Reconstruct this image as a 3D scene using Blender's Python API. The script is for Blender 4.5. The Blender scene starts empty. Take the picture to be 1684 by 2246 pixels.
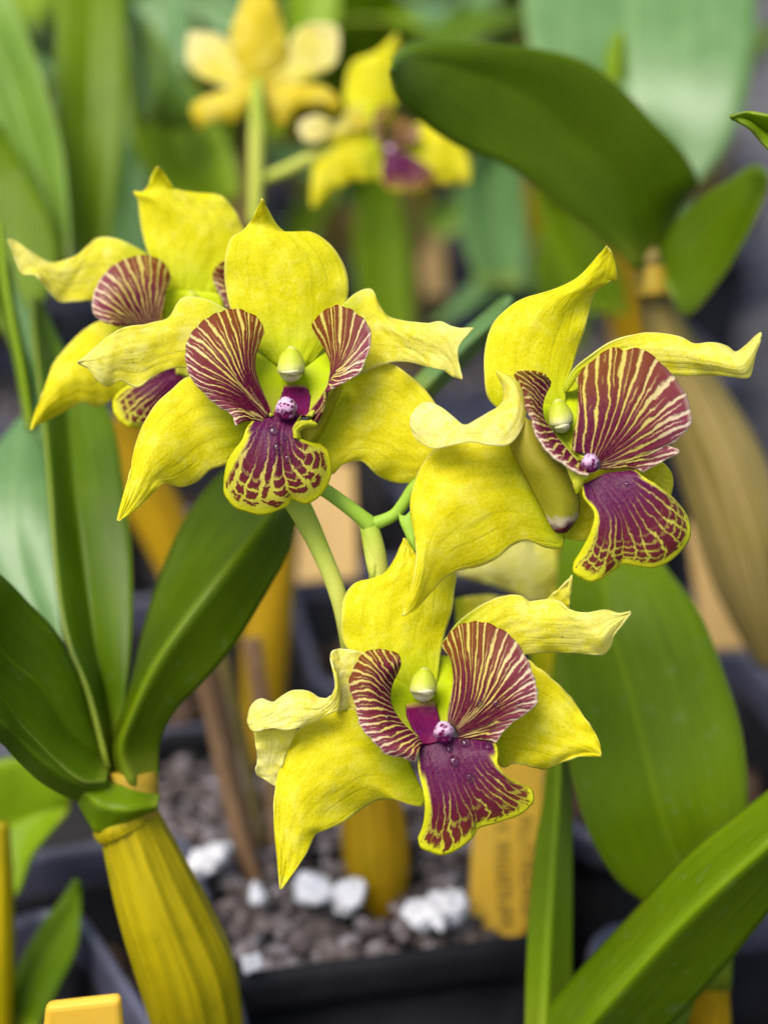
import bpy, math, random
import numpy as np
from mathutils import Vector, Matrix

random.seed(7)
rng = np.random.default_rng(7)
S = bpy.context.scene
COL = S.collection

# ------------------------------------------------------------------ camera
W, H = 1684.0, 2246.0            # size of the photograph, in its own pixels
D0 = 0.200                       # distance of the flowers, metres
FPX = 2.0 * W                    # focal length in photograph pixels
PX = D0 / FPX                    # one pixel at the flowers, metres
PITCH = math.radians(25)
CAM = Vector((0, 0, 0.267))
cam_data = bpy.data.cameras.new('camera')
cam = bpy.data.objects.new('camera', cam_data)
COL.objects.link(cam)
cam.location = CAM
cam.rotation_euler = (math.pi / 2 - PITCH, 0, 0)
cam_data.sensor_fit = 'HORIZONTAL'
cam_data.sensor_width = 36
cam_data.lens = 72
cam_data.clip_start = 0.01
cam_data.clip_end = 60
cam_data.dof.use_dof = True
cam_data.dof.focus_distance = 0.199
cam_data.dof.aperture_fstop = 72 / 6.0
S.camera = cam

# ------------------------------------------------------------------ light
SUN_EL, SUN_AZ = math.radians(60), math.radians(222)
world = bpy.data.worlds.new('World')
S.world = world
world.use_nodes = True
wn = world.node_tree
sky = wn.nodes.new('ShaderNodeTexSky')
sky.sky_type = 'NISHITA'
sky.sun_disc = False
sky.sun_elevation = SUN_EL
sky.sun_rotation = SUN_AZ
sky.air_density = 1.0
sky.dust_density = 3.0
bg = wn.nodes['Background']
bg.inputs['Strength'].default_value = 0.115
wn.links.new(sky.outputs[0], bg.inputs['Color'])
sun_data = bpy.data.lights.new('sun', 'SUN')
sun_data.energy = 2.0
sun_data.angle = math.radians(34)
sun_data.color = (1.0, 0.95, 0.86)
sun = bpy.data.objects.new('sun', sun_data)
COL.objects.link(sun)
sd = Vector((math.sin(SUN_AZ) * math.cos(SUN_EL), math.cos(SUN_AZ) * math.cos(SUN_EL), math.sin(SUN_EL)))
sun.rotation_euler = sd.to_track_quat('Z', 'Y').to_euler()
S.view_settings.view_transform = 'Standard'
S.view_settings.look = 'None'
S.view_settings.exposure = 0.94
S.view_settings.gamma = 1
S.cycles.use_denoising = True
S.cycles.max_bounces = 8
S.cycles.transmission_bounces = 6
S.cycles.sample_clamp_indirect = 6

# ------------------------------------------------------------------ placing
RM = np.array(Matrix.Rotation(math.pi / 2 - PITCH, 3, 'X'))
CAMN = np.array(CAM)


def P(px, py, z):
    """photograph pixel, and z = pixels (at flower scale) towards the viewer from the flower plane -> metres"""
    px, py, z = np.broadcast_arrays(np.asarray(px, float), np.asarray(py, float), np.asarray(z, float))
    d = D0 - z * PX
    loc = np.stack([(px - W / 2) / FPX * d, -(py - H / 2) / FPX * d, -d], -1)
    return loc @ RM.T + CAMN


def zd(d):
    return (D0 - np.asarray(d, float)) / PX


def G(px, py, z):
    """where the sight line of a pixel meets the level z"""
    a = P(px, py, 0.0) - CAMN
    t = (z - CAMN[2]) / a[2]
    return CAMN + a * t


def view(x0, y0, s):
    return lambda x, y: (x0 + np.asarray(x, float) / s, y0 + np.asarray(y, float) / s)


VF = view(0, 0, 1659 / 1684)
V1 = view(0, 340, 1659 / 560)
V2 = view(160, 420, 1659 / 900)
V3 = view(380, 620, 1659 / 480)
V4 = view(880, 520, 1659 / 804)
V5 = view(1080, 720, 1659 / 480)
V6 = view(520, 1160, 1659 / 880)
V7 = view(740, 1340, 1659 / 460)
V8 = view(560, 900, 1659 / 740)
V9 = view(380, 0, 1659 / 680)


def spline(A, n, axis=0):
    """Catmull-Rom through the control points along an axis"""
    A = np.moveaxis(np.asarray(A, float), axis, 0)
    m = len(A)
    t = np.linspace(0, m - 1, n)
    i = np.minimum(t.astype(int), m - 2)
    f = (t - i).reshape((-1,) + (1,) * (A.ndim - 1))
    E = np.concatenate([[2 * A[0] - A[1]], A, [2 * A[-1] - A[-2]]])
    p0, p1, p2, p3 = E[i], E[i + 1], E[i + 2], E[i + 3]
    R = 0.5 * (2 * p1 + (p2 - p0) * f + (2 * p0 - 5 * p1 + 4 * p2 - p3) * f ** 2 + (3 * p1 - p0 - 3 * p2 + p3) * f ** 3)
    return np.moveaxis(R, 0, axis)


def key(ks, u):
    ks = np.atleast_1d(np.asarray(ks, float))
    if len(ks) == 1:
        return np.full_like(np.asarray(u, float), ks[0])
    t = np.linspace(0, 1, len(ks))
    fine = np.linspace(0, 1, 200)
    return np.interp(u, fine, spline(ks, 200))


def wob(u, v, seed, fu=3.0, fv=2.0):
    r = np.random.default_rng(seed)
    o = 0
    for k in range(4):
        a, b, p = r.uniform(-fu, fu), r.uniform(-fv, fv), r.uniform(0, 6.28)
        o = o + np.sin(6.28 * (a * u + b * v) + p) / 4
    return o


# ------------------------------------------------------------------ mesh makers
def mesh_obj(name, verts, faces, mat, parent=None, uv=None, smooth=True):
    me = bpy.data.meshes.new(name)
    me.from_pydata([tuple(v) for v in verts], [], faces)
    if uv is not None:
        lay = me.uv_layers.new(name='UVMap')
        idx = np.empty(len(me.loops), dtype=np.int32)
        me.loops.foreach_get('vertex_index', idx)
        lay.data.foreach_set('uv', np.asarray(uv, np.float32)[idx].ravel())
    if smooth:
        me.polygons.foreach_set('use_smooth', [True] * len(me.polygons))
    me.materials.append(mat)
    o = bpy.data.objects.new(name, me)
    COL.objects.link(o)
    if parent is not None:
        o.parent = parent
        o.matrix_parent_inverse = parent.matrix_basis.inverted()
    return o


def tag(o, label=None, cat=None, group=None, kind=None):
    if label: o['label'] = label
    if cat: o['category'] = cat
    if group: o['group'] = group
    if kind: o['kind'] = kind
    return o


def empty(name, loc, label, cat, group=None):
    o = bpy.data.objects.new(name, None)
    COL.objects.link(o)
    o.location = Vector(loc)
    o.empty_display_size = 0.01
    return tag(o, label, cat, group)


def join_parts(parts):
    V, F, U = [], [], []
    n = 0
    for v, f, u in parts:
        V.append(v); U.append(u)
        F += [tuple(i + n for i in q) for q in f]
        n += len(v)
    return np.concatenate(V), F, np.concatenate(U)


def grid_mesh(Q, uv=None):
    a, b = Q.shape[:2]
    idx = np.arange(a * b).reshape(a, b)
    f = np.stack([idx[:-1, :-1], idx[1:, :-1], idx[1:, 1:], idx[:-1, 1:]], -1).reshape(-1, 4)
    if uv is None:
        uu, vv = np.meshgrid(np.linspace(0, 1, a), np.linspace(0, 1, b), indexing='ij')
        uv = np.stack([uu, vv], -1)
    return Q.reshape(-1, 3), [tuple(int(i) for i in q) for q in f], uv.reshape(-1, 2)


def thick(o, t, off=0.0):
    m = o.modifiers.new('thickness', 'SOLIDIFY')
    m.thickness = t
    m.offset = off
    m.use_rim = True
    return o


def patch(V, rows, zm, zl=(0,), zr=(0,), z0=0, nu=60, nv=30, ruffle=6, seed=0, edge=0.0):
    """a petal-like sheet: rows run from base to tip, each row left - middle - right in the pixels of view V"""
    R = np.asarray(rows, float).reshape(len(rows), -1, 2)
    A = spline(spline(R, nv, 1), nu, 0)
    u, v = np.meshgrid(np.linspace(0, 1, nu), np.linspace(0, 1, nv), indexing='ij')
    w = (2 * v - 1)
    z = key(zm, u) + np.where(w < 0, key(zl, u), key(zr, u)) * np.abs(w) ** 1.7
    z = z + ruffle * wob(u, v, seed) * (0.4 + np.abs(w))
    z = z + 0.35 * ruffle * wob(u, v, seed + 50, 9, 7)
    rr = np.random.default_rng(seed + 77)
    for sg in (-1, 1):
        fq, ph, f2, p2 = rr.uniform(2.2, 3.6), rr.uniform(0, 6.28), rr.uniform(5, 8), rr.uniform(0, 6.28)
        z = z + ruffle * (1.3 * np.sin(6.28 * fq * u + ph) + 0.6 * np.sin(6.28 * f2 * u + p2)) * np.maximum(0, sg * w) ** 3 * np.minimum(1, 3 * u) * np.minimum(1, 4 * (1 - u))
    z = z - 0.5 * ruffle * np.exp(-(w / 0.10) ** 2) * np.minimum(1, 3 * u) * (1 - u)
    x, y = V(A[..., 0], A[..., 1])
    if edge:
        s = np.abs(w) ** 6 * np.minimum(1, u * 3)
        r = np.random.default_rng(seed + 3)
        nz = np.interp(np.linspace(0, 1, nu), np.linspace(0, 1, nu // 2), r.normal(0, 1, nu // 2))
        cx, cy = x.mean(1, keepdims=True), y.mean(1, keepdims=True)
        k = 1 + 0.02 * edge * nz[:, None] * s
        x, y = cx + (x - cx) * k, cy + (y - cy) * k
    return grid_mesh(P(x, y, z + z0))


def fan(V, veins, zf, z0=0, nu=40, nv=90, scallop=0.0, nsc=14, seed=0, flute=0.0, nflute=20):
    """a lobe whose veins run from the throat (u=0) to the margin (u=1)"""
    R = np.asarray(veins, float)
    R = R.reshape(len(veins), -1, 2)
    A = spline(spline(R, nu, 1), nv, 0)          # nv x nu
    v, u = np.meshgrid(np.linspace(0, 1, nv), np.linspace(0, 1, nu), indexing='ij')
    x, y = V(A[..., 0], A[..., 1])
    if scallop:
        sc = np.abs(np.sin(np.pi * nsc * v + 0.8 * np.sin(9 * v + seed))) - 0.5
        dx, dy = x[:, -1:] - x[:, -4:-3], y[:, -1:] - y[:, -4:-3]
        ln = np.hypot(dx, dy) + 1e-6
        k = scallop * sc * u ** 8
        x, y = x + dx / ln * k, y + dy / ln * k
    z = zf(u, v) + flute * np.sin(2 * np.pi * nflute * v) * u * (1.2 - u) + 3 * wob(u, v, seed, 2, 2)
    Q = P(x, y, z + z0)
    return grid_mesh(Q, np.stack([u, v], -1))


def part(name, parts, mat, parent, t=7.0, off=0.0):
    V, F, U = join_parts(parts if isinstance(parts, list) else [parts])
    o = mesh_obj(name, V, F, mat, parent, U)
    if t:
        thick(o, t * PX, off)
    return o


def tube(pts, rad, n=20, seg=60, ribs=0, rib=0.0, twist=0.0, caps=True):
    """a tapering stem through world points"""
    C = spline(np.asarray(pts, float), seg)
    r = key(rad, np.linspace(0, 1, seg))
    T = np.gradient(C, axis=0)
    T /= np.linalg.norm(T, axis=1, keepdims=True)
    ref = np.array([0.0, -1.0, 0.2])
    X = np.cross(T, ref); X /= np.linalg.norm(X, axis=1, keepdims=True)
    Y = np.cross(T, X)
    th = np.linspace(0, 2 * np.pi, n + 1)
    tt = th[None, :] + twist * np.linspace(0, 1, seg)[:, None]
    rr = r[:, None] * (1 + rib * (1 - 2 * np.abs(np.sin(ribs * tt / 2)) ** 0.7) + 0.4 * rib * np.cos((ribs // 2 + 1) * tt + 1.3))
    Q = C[:, None] + rr[..., None] * (np.cos(th)[None, :, None] * X[:, None] + np.sin(th)[None, :, None] * Y[:, None])
    if caps:
        Q = np.concatenate([np.repeat(C[None, 0], n + 1, 0)[None], Q, np.repeat(C[None, -1], n + 1, 0)[None]])
    return grid_mesh(Q)


def ptube(V, pts, d, hw, **k):
    """stem through pixels of view V at depths d (metres) with half widths hw (photograph pixels)"""
    A = np.asarray(pts, float)
    x, y = V(A[:, 0], A[:, 1])
    t = np.linspace(0, 1, len(A))
    dd = key(d, t)
    r = key(hw, t) * dd / FPX
    return tube(P(x, y, zd(dd)), r, **k)


def blob(V, c, r, z0, rz, taper=0.0, point=0.0, lump=0.0, seed=0, nu=24, nv=32, tilt=0.0, flat=0.0):
    """an egg-like body: c, r in the pixels of view V, depth in flower pixels"""
    th, ph = np.meshgrid(np.linspace(0, np.pi, nu), np.linspace(0, 2 * np.pi, nv), indexing='ij')
    a = np.sin(th) * np.cos(ph); b = -np.cos(th); e = np.sin(th) * np.sin(ph)
    k = 1 + taper * b
    yy = b - point * np.maximum(0, -b) ** 6
    if flat:
        yy = np.where(yy > flat, flat + (yy - flat) * 0.35, yy)
    g = 1 + lump * wob(th / 3, ph / 6.28, seed, 3, 3)
    X, Y = a * k * r[0] * g, yy * r[1] * g
    ca, sa = math.cos(tilt), math.sin(tilt)
    x, y = V(c[0] + X * ca - Y * sa, c[1] + X * sa + Y * ca)
    return grid_mesh(P(x, y, z0 + e * k * rz * g))


# ------------------------------------------------------------------ materials
class NT:
    def __init__(s, name):
        s.m = bpy.data.materials.new(name)
        s.m.use_nodes = True
        s.t = s.m.node_tree
        s.b = s.t.nodes['Principled BSDF']
        s.out = s.t.nodes['Material Output']

    def n(s, typ, **kw):
        o = s.t.nodes.new('ShaderNode' + typ)
        for k, v in kw.items():
            setattr(o, k, v)
        return o

    def put(s, sock, val):
        if isinstance(val, bpy.types.NodeSocket):
            s.t.links.new(val, sock)
        elif isinstance(val, (tuple, list)):
            sock.default_value = tuple(val) + ((1,) if len(val) == 3 and sock.type == 'RGBA' else ())
        else:
            sock.default_value = val

    def M(s, op, a, b=0.0, c=0.0):
        o = s.n('Math', operation=op)
        for i, x in enumerate((a, b, c)):
            s.put(o.inputs[i], x)
        return o.outputs[0]

    def sm(s, x, lo, hi):
        o = s.n('MapRange', interpolation_type='SMOOTHSTEP')
        s.put(o.inputs[0], x); s.put(o.inputs[1], lo); s.put(o.inputs[2], hi)
        return o.outputs[0]

    def mix(s, f, a, b):
        o = s.n('Mix', data_type='RGBA')
        s.put(o.inputs[0], f); s.put(o.inputs[6], a); s.put(o.inputs[7], b)
        return o.outputs[2]

    def uv(s):
        o = s.n('UVMap', uv_map='UVMap')
        q = s.n('SeparateXYZ')
        s.t.links.new(o.outputs[0], q.inputs[0])
        return q.outputs[0], q.outputs[1]

    def vec(s, x, y, z=0.0):
        o = s.n('CombineXYZ')
        s.put(o.inputs[0], x); s.put(o.inputs[1], y); s.put(o.inputs[2], z)
        return o.outputs[0]

    def obj(s):
        return s.n('TexCoord').outputs['Object']

    def geo(s):
        return s.n('NewGeometry').outputs['Position']

    def noise(s, vec, scale, detail=3.0, rough=0.55):
        o = s.n('TexNoise')
        s.put(o.inputs['Vector'], vec)
        o.inputs['Scale'].default_value = scale
        o.inputs['Detail'].default_value = detail
        o.inputs['Roughness'].default_value = rough
        return o.outputs[0]

    def vor(s, vec, scale, feature='F1', rnd=1.0):
        o = s.n('TexVoronoi', feature=feature)
        s.put(o.inputs['Vector'], vec)
        o.inputs['Scale'].default_value = scale
        o.inputs['Randomness'].default_value = rnd
        return o.outputs[0]

    def bump(s, h, strength, dist):
        o = s.n('Bump')
        s.put(o.inputs['Height'], h)
        o.inputs['Strength'].default_value = strength
        o.inputs['Distance'].default_value = dist
        s.t.links.new(o.outputs[0], s.b.inputs['Normal'])
        return o.outputs[0]

    def finish(s, col, rough=0.5, spec=0.5, trans=0.0, tcol=None, sheen=0.0):
        s.put(s.b.inputs['Base Color'], col)
        s.put(s.b.inputs['Roughness'], rough)
        s.b.inputs['Specular IOR Level'].default_value = spec
        if sheen:
            s.b.inputs['Sheen Weight'].default_value = sheen
        if trans:
            t = s.n('BsdfTranslucent')
            s.put(t.inputs[0], tcol if tcol is not None else col)
            mx = s.n('MixShader')
            mx.inputs[0].default_value = trans
            s.t.links.new(s.b.outputs[0], mx.inputs[1])
            s.t.links.new(t.outputs[0], mx.inputs[2])
            s.t.links.new(mx.outputs[0], s.out.inputs[0])
        return s.m


def petal_mat(name, base, light, green=(0.42, 0.52, 0.004), pale_tip=0.0, pale=(0.88, 0.82, 0.16), pale_all=0.0, specks=False):
    k = NT(name)
    u, v = k.uv()
    pos = k.geo()
    mott = k.noise(pos, 240, 5, 0.65)
    col = k.mix(k.sm(mott, 0.32, 0.70), base, light)
    patchy = k.noise(pos, 620, 4, 0.7)
    blush = k.M('ADD', k.M('MULTIPLY', mott, 0.7), k.M('MULTIPLY', patchy, 0.5))
    col = k.mix(k.M('MULTIPLY', k.sm(blush, 0.56, 0.78), 0.42), col, pale)
    if pale_tip:
        pt = k.M('ADD', k.M('MULTIPLY', u, 0.9), k.M('MULTIPLY', k.M('SUBTRACT', patchy, 0.5), 1.1))
        col = k.mix(k.M('MULTIPLY', k.sm(pt, 0.25, 0.95), pale_tip), col, pale)
    if pale_all:
        col = k.mix(k.M('MULTIPLY', k.sm(patchy, 0.3, 0.65), pale_all), col, pale)
    grain = k.noise(pos, 3000, 3, 0.65)
    fib = k.noise(k.vec(k.M('MULTIPLY', u, 5.0), k.M('MULTIPLY', v, 48.0)), 1.0, 4, 0.6)
    col = k.mix(k.M('MULTIPLY', k.sm(fib, 0.42, 0.72), 0.08), col, pale)
    col = k.mix(k.M('MULTIPLY', k.sm(fib, 0.48, 0.28), 0.10), col, (base[0] * 0.8, base[1] * 0.77, 0.0))
    col = k.mix(k.M('MULTIPLY', k.sm(grain, 0.48, 0.70), 0.24), col, pale)
    col = k.mix(k.M('MULTIPLY', k.sm(grain, 0.50, 0.30), 0.30), col, (base[0] * 0.62, base[1] * 0.60, 0.0))
    # nerves running lengthwise
    w = k.M('ADD', k.M('MULTIPLY', v, 8.0), k.M('MULTIPLY', k.noise(k.vec(k.M('MULTIPLY', u, 2.0), k.M('MULTIPLY', v, 5.0)), 1.0, 3), 1.8))
    tri = k.M('ABSOLUTE', k.M('SUBTRACT', k.M('FRACT', w), 0.5))
    nerve = k.M('MULTIPLY', k.M('SUBTRACT', 1.0, k.sm(tri, 0.0, 0.20)), k.M('MULTIPLY', k.sm(k.noise(k.vec(u, v), 3.0, 3), 0.30, 0.75), k.sm(u, 0.98, 0.45)))
    col = k.mix(k.M('MULTIPLY', nerve, 0.30), col, (0.40, 0.39, 0.0))
    ed = k.M('MULTIPLY', k.M('ABSOLUTE', k.M('SUBTRACT', v, 0.5)), 2.0)
    rim = k.M('MAXIMUM', k.sm(ed, 0.93, 1.0), k.sm(u, 0.965, 1.0))
    col = k.mix(k.M('MULTIPLY', rim, 0.8), col, pale)
    col = k.mix(k.M('MULTIPLY', k.M('SUBTRACT', 1.0, k.sm(u, 0.02, 0.28)), 0.7), col, green)
    if specks:
        c = k.vor(k.vec(k.M('MULTIPLY', u, 26.0), k.M('MULTIPLY', v, 16.0)), 1.0)
        zone = k.M('MULTIPLY', k.sm(k.M('ABSOLUTE', k.M('SUBTRACT', u, 0.52)), 0.20, 0.06), k.sm(k.M('ABSOLUTE', k.M('SUBTRACT', v, 0.62)), 0.2, 0.05))
        keep = k.sm(k.noise(k.vec(u, v), 17.0, 1), 0.56, 0.6)
        col = k.mix(k.M('MULTIPLY', k.M('MULTIPLY', k.sm(c, 0.24, 0.12), zone), k.M('MULTIPLY', keep, 0.85)), col, (0.10, 0.06, 0.01))
    h = k.M('ADD', k.M('MULTIPLY', grain, 0.5), k.M('ADD', k.M('MULTIPLY', patchy, 1.2), k.M('MULTIPLY', fib, 0.4)))
    h = k.M('SUBTRACT', h, k.M('MULTIPLY', nerve, 0.5))
    k.bump(h, 0.5, 0.00025)
    return k.finish(col, 0.5, 0.10, 0.42, col)


SEPAL = petal_mat('sepal_yellow', (0.76, 0.68, 0.002), (0.84, 0.77, 0.018))
SEPAL_D = petal_mat('dorsal_yellow', (0.77, 0.71, 0.001), (0.84, 0.785, 0.012), green=(0.52, 0.62, 0.006))
PETAL = petal_mat('petal_yellow', (0.78, 0.705, 0.012), (0.84, 0.78, 0.06), pale_tip=0.65, pale=(0.90, 0.85, 0.30), specks=True)
PETAL_PALE = petal_mat('petal_pale', (0.80, 0.73, 0.03), (0.86, 0.80, 0.12), pale_tip=0.4, pale=(0.91, 0.86, 0.40), pale_all=0.5, green=(0.82, 0.76, 0.06))


def side_lobe_mat(name, n, flip=False, ulow=0.0):
    k = NT(name)
    u, v = k.uv()
    if flip:
        v = k.M('SUBTRACT', 1.0, v)
    wob1 = k.noise(k.vec(k.M('MULTIPLY', u, 2.2), k.M('MULTIPLY', v, n * 0.45)), 1.0, 2)
    wob2 = k.noise(k.vec(k.M('MULTIPLY', u, 26.0), k.M('MULTIPLY', v, n * 2.0)), 1.0, 3, 0.7)
    s = k.M('ADD', k.M('MULTIPLY', v, float(n)), k.M('ADD', k.M('MULTIPLY', wob1, 1.5), k.M('MULTIPLY', wob2, 0.34)))
    tri = k.M('MULTIPLY', k.M('ABSOLUTE', k.M('SUBTRACT', k.M('FRACT', s), 0.5)), 2.0)    # 1 on a vein
    # veins open out towards the margin and differ in width
    wid = k.M('ADD', 0.17, k.M('ADD', k.M('MULTIPLY', k.sm(u, 0.1, 0.9), 0.07), k.M('MULTIPLY', k.M('SUBTRACT', wob1, 0.5), 0.55)))
    thr = k.M('SUBTRACT', 1.0, wid)
    vein = k.sm(tri, k.M('SUBTRACT', thr, 0.13), k.M('ADD', thr, 0.11))
    # half veins that only start outside
    s2 = k.M('ADD', s, 0.5)
    tri2 = k.M('MULTIPLY', k.M('ABSOLUTE', k.M('SUBTRACT', k.M('FRACT', s2), 0.5)), 2.0)
    half = k.M('MULTIPLY', k.sm(tri2, 0.84, 0.95), k.M('MULTIPLY', k.sm(u, 0.45, 0.75), k.sm(wob1, 0.47, 0.56)))
    vein = k.M('MAXIMUM', vein, k.M('MULTIPLY', half, 0.8))
    pink = k.M('MULTIPLY', k.sm(u, 0.50, 0.97), k.sm(v, 0.22, 0.70))
    dark = k.mix(k.sm(u, 0.1, 0.75), (0.070, 0.003, 0.020), (0.105, 0.008, 0.024))
    brown = k.mix(k.M('MULTIPLY', k.sm(u, 0.45, 0.95), k.M('SUBTRACT', 1.0, k.sm(v, 0.35, 0.75))), dark, (0.145, 0.038, 0.003))
    dark = k.mix(pink, brown, (0.20, 0.040, 0.062))
    gran = k.noise(k.geo(), 2400, 2)
    dark = k.mix(k.M('MULTIPLY', k.sm(gran, 0.45, 0.70), 0.35), dark, (0.18, 0.045, 0.02))
    cream = k.mix(k.sm(u, 0.0, 0.5), (0.46, 0.34, 0.12), (0.50, 0.41, 0.08))
    cream = k.mix(pink, cream, (0.68, 0.52, 0.36))
    col = k.mix(vein, dark, cream)
    col = k.mix(k.M('MULTIPLY', k.M('MULTIPLY', k.sm(u, 0.955, 1.0), 0.75), k.sm(v, 0.40, 0.75)), col, (0.76, 0.62, 0.42))
    h = k.M('SUBTRACT', k.M('MULTIPLY', gran, 0.35), k.M('MULTIPLY', vein, 0.6))
    k.bump(h, 0.55, 0.00022)
    return k.finish(col, 0.45, 0.07, 0.10, col)


def mid_lobe_mat(name, n, core=0.34, rim=0.93, fine=5.0, narrow=0.20, breaks=1.0):
    k = NT(name)
    u, v = k.uv()
    big = k.noise(k.vec(k.M('MULTIPLY', u, 3.0), k.M('MULTIPLY', v, n * 0.4)), 1.0, 2)
    sml = k.noise(k.vec(k.M('MULTIPLY', u, 24.0), k.M('MULTIPLY', v, n * 2.6)), 1.0, 3, 0.7)
    fr = k.M('SUBTRACT', sml, 0.5)
    s = k.M('ADD', k.M('MULTIPLY', v, float(n)), k.M('ADD', k.M('MULTIPLY', big, 2.0), k.M('MULTIPLY', fr, 0.55)))
    idx = k.M('FLOOR', s)
    tri = k.M('MULTIPLY', k.M('ABSOLUTE', k.M('SUBTRACT', k.M('FRACT', s), 0.5)), 2.0)
    wn_ = k.n('TexWhiteNoise', noise_dimensions='1D')
    k.put(wn_.inputs['W'], idx)
    rnd = wn_.outputs[0]
    uo = k.M('ADD', u, k.M('MULTIPLY', k.M('SUBTRACT', big, 0.5), 0.35))
    wid = k.M('ADD', 0.93, k.M('MULTIPLY', k.sm(uo, core, core + 0.35), -narrow))
    wid = k.M('ADD', wid, k.M('MULTIPLY', k.M('SUBTRACT', rnd, 0.5), 0.25))
    stripe = k.sm(tri, k.M('ADD', wid, 0.05), k.M('SUBTRACT', wid, 0.10))
    # the bands fall apart into blotches further out
    g = k.M('ADD', k.M('MULTIPLY', u, k.M('ADD', fine, k.M('MULTIPLY', rnd, fine * 0.7))), k.M('ADD', k.M('MULTIPLY', rnd, 9.0), k.M('MULTIPLY', fr, 0.9)))
    g = k.M('ADD', g, k.M('MULTIPLY', tri, 0.25))
    tg = k.M('MULTIPLY', k.M('ABSOLUTE', k.M('SUBTRACT', k.M('FRACT', g), 0.5)), 2.0)
    gap = k.M('MULTIPLY', k.sm(tg, 0.66, 0.86), k.sm(uo, core + 0.15, core + 0.4))
    gap = k.M('MULTIPLY', gap, k.sm(k.M('ADD', big, k.M('MULTIPLY', rnd, 0.3)), 0.45, 0.62))
    blot = k.M('MULTIPLY', stripe, k.M('SUBTRACT', 1.0, k.M('MULTIPLY', gap, breaks)))
    mid = k.M('SUBTRACT', 1.0, k.sm(k.M('ADD', uo, k.M('MULTIPLY', k.M('ABSOLUTE', k.M('SUBTRACT', v, 0.5)), 0.3)), core - 0.10, core + 0.10))
    blot = k.M('MAXIMUM', blot, k.M('MULTIPLY', mid, k.sm(tri, 1.04, 0.93)))
    ue = k.M('ADD', u, k.M('MULTIPLY', fr, 0.22))
    ue = k.M('ADD', ue, k.M('MULTIPLY', k.M('SUBTRACT', rnd, 0.5), 0.06))
    inside = k.sm(ue, rim + 0.015, rim - 0.02)
    ev = k.M('ADD', k.M('ABSOLUTE', k.M('SUBTRACT', v, 0.5)), k.M('MULTIPLY', fr, 0.06))
    side = k.M('MAXIMUM', k.sm(ev, 0.455, 0.42), k.M('MULTIPLY', k.sm(u, 0.32, 0.2), k.sm(ev, 0.5, 0.47)))
    blot = k.M('MULTIPLY', blot, k.M('MULTIPLY', inside, side))
    gran = k.noise(k.geo(), 2600, 2)
    dark = k.mix(k.sm(uo, core * 0.4, core + 0.30), (0.080, 0.003, 0.045), (0.100, 0.010, 0.018))
    dark = k.mix(k.sm(uo, core + 0.25, 0.95), dark, (0.140, 0.030, 0.010))
    dark = k.mix(k.M('MULTIPLY', k.sm(gran, 0.45, 0.75), 0.30), dark, (0.20, 0.03, 0.06))
    ground = k.mix(k.sm(u, 0.3, 0.8), (0.44, 0.33, 0.11), (0.46, 0.43, 0.04))
    ground = k.mix(k.M('MAXIMUM', k.sm(u, 0.86, 0.97), k.sm(k.M('ABSOLUTE', k.M('SUBTRACT', v, 0.5)), 0.42, 0.47)), ground, (0.60, 0.58, 0.012))
    col = k.mix(blot, ground, dark)
    k.bump(k.M('ADD', k.M('MULTIPLY', gran, 0.5), k.M('MULTIPLY', blot, 0.5)), 0.6, 0.00028)
    return k.finish(col, 0.34, 0.13, 0.10, col)


def plain_mat(name, a, b, scale, rough=0.5, spec=0.5, trans=0.0, bump=0.0, bscale=400, bdist=0.0003, sheen=0.0):
    k = NT(name)
    pos = k.geo()
    n = k.noise(pos, scale, 4)
    col = k.mix(k.sm(n, 0.35, 0.68), a, b)
    if bump:
        k.bump(k.noise(pos, bscale, 4), bump, bdist)
    return k.finish(col, rough, spec, trans, None, sheen)


def grad_mat(name, stops, axis=0, noise=0.12, scale=300, rough=0.45, trans=0.1, spec=0.14):
    """pigment changing along u (0) or v (1)"""
    k = NT(name)
    uv = k.uv()
    t = k.M('ADD', uv[axis], k.M('MULTIPLY', k.M('SUBTRACT', k.noise(k.geo(), scale, 3), 0.5), noise * 2))
    r = k.n('ValToRGB')
    el = r.color_ramp.elements
    while len(el) < len(stops):
        el.new(0.5)
    for e, (p, c) in zip(el, stops):
        e.position = p
        e.color = tuple(c) + (1,)
    k.put(r.inputs[0], t)
    k.bump(k.noise(k.geo(), 2200, 2), 0.3, 0.0002)
    return k.finish(r.outputs[0], rough, spec, trans)


def callus_mat():
    k = NT('callus_spotted')
    p = k.geo()
    c = k.vor(p, 1500)
    u, v = k.uv()
    spot = k.M('MULTIPLY', k.sm(c, 0.46, 0.36), k.sm(k.noise(p, 800, 1), 0.36, 0.46))
    low = k.sm(u, 0.30, 0.80)
    wash = k.sm(k.M('ADD', u, k.M('MULTIPLY', k.M('SUBTRACT', k.noise(p, 1300, 2), 0.5), 0.9)), 0.55, 0.72)
    col = k.mix(low, (0.62, 0.42, 0.56), (0.40, 0.14, 0.30))
    col = k.mix(k.M('MAXIMUM', spot, wash), col, (0.12, 0.004, 0.055))
    k.bump(k.M('ADD', c, k.noise(p, 2200, 2)), 0.5, 0.0003)
    return k.finish(col, 0.4, 0.2, 0.1)


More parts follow.
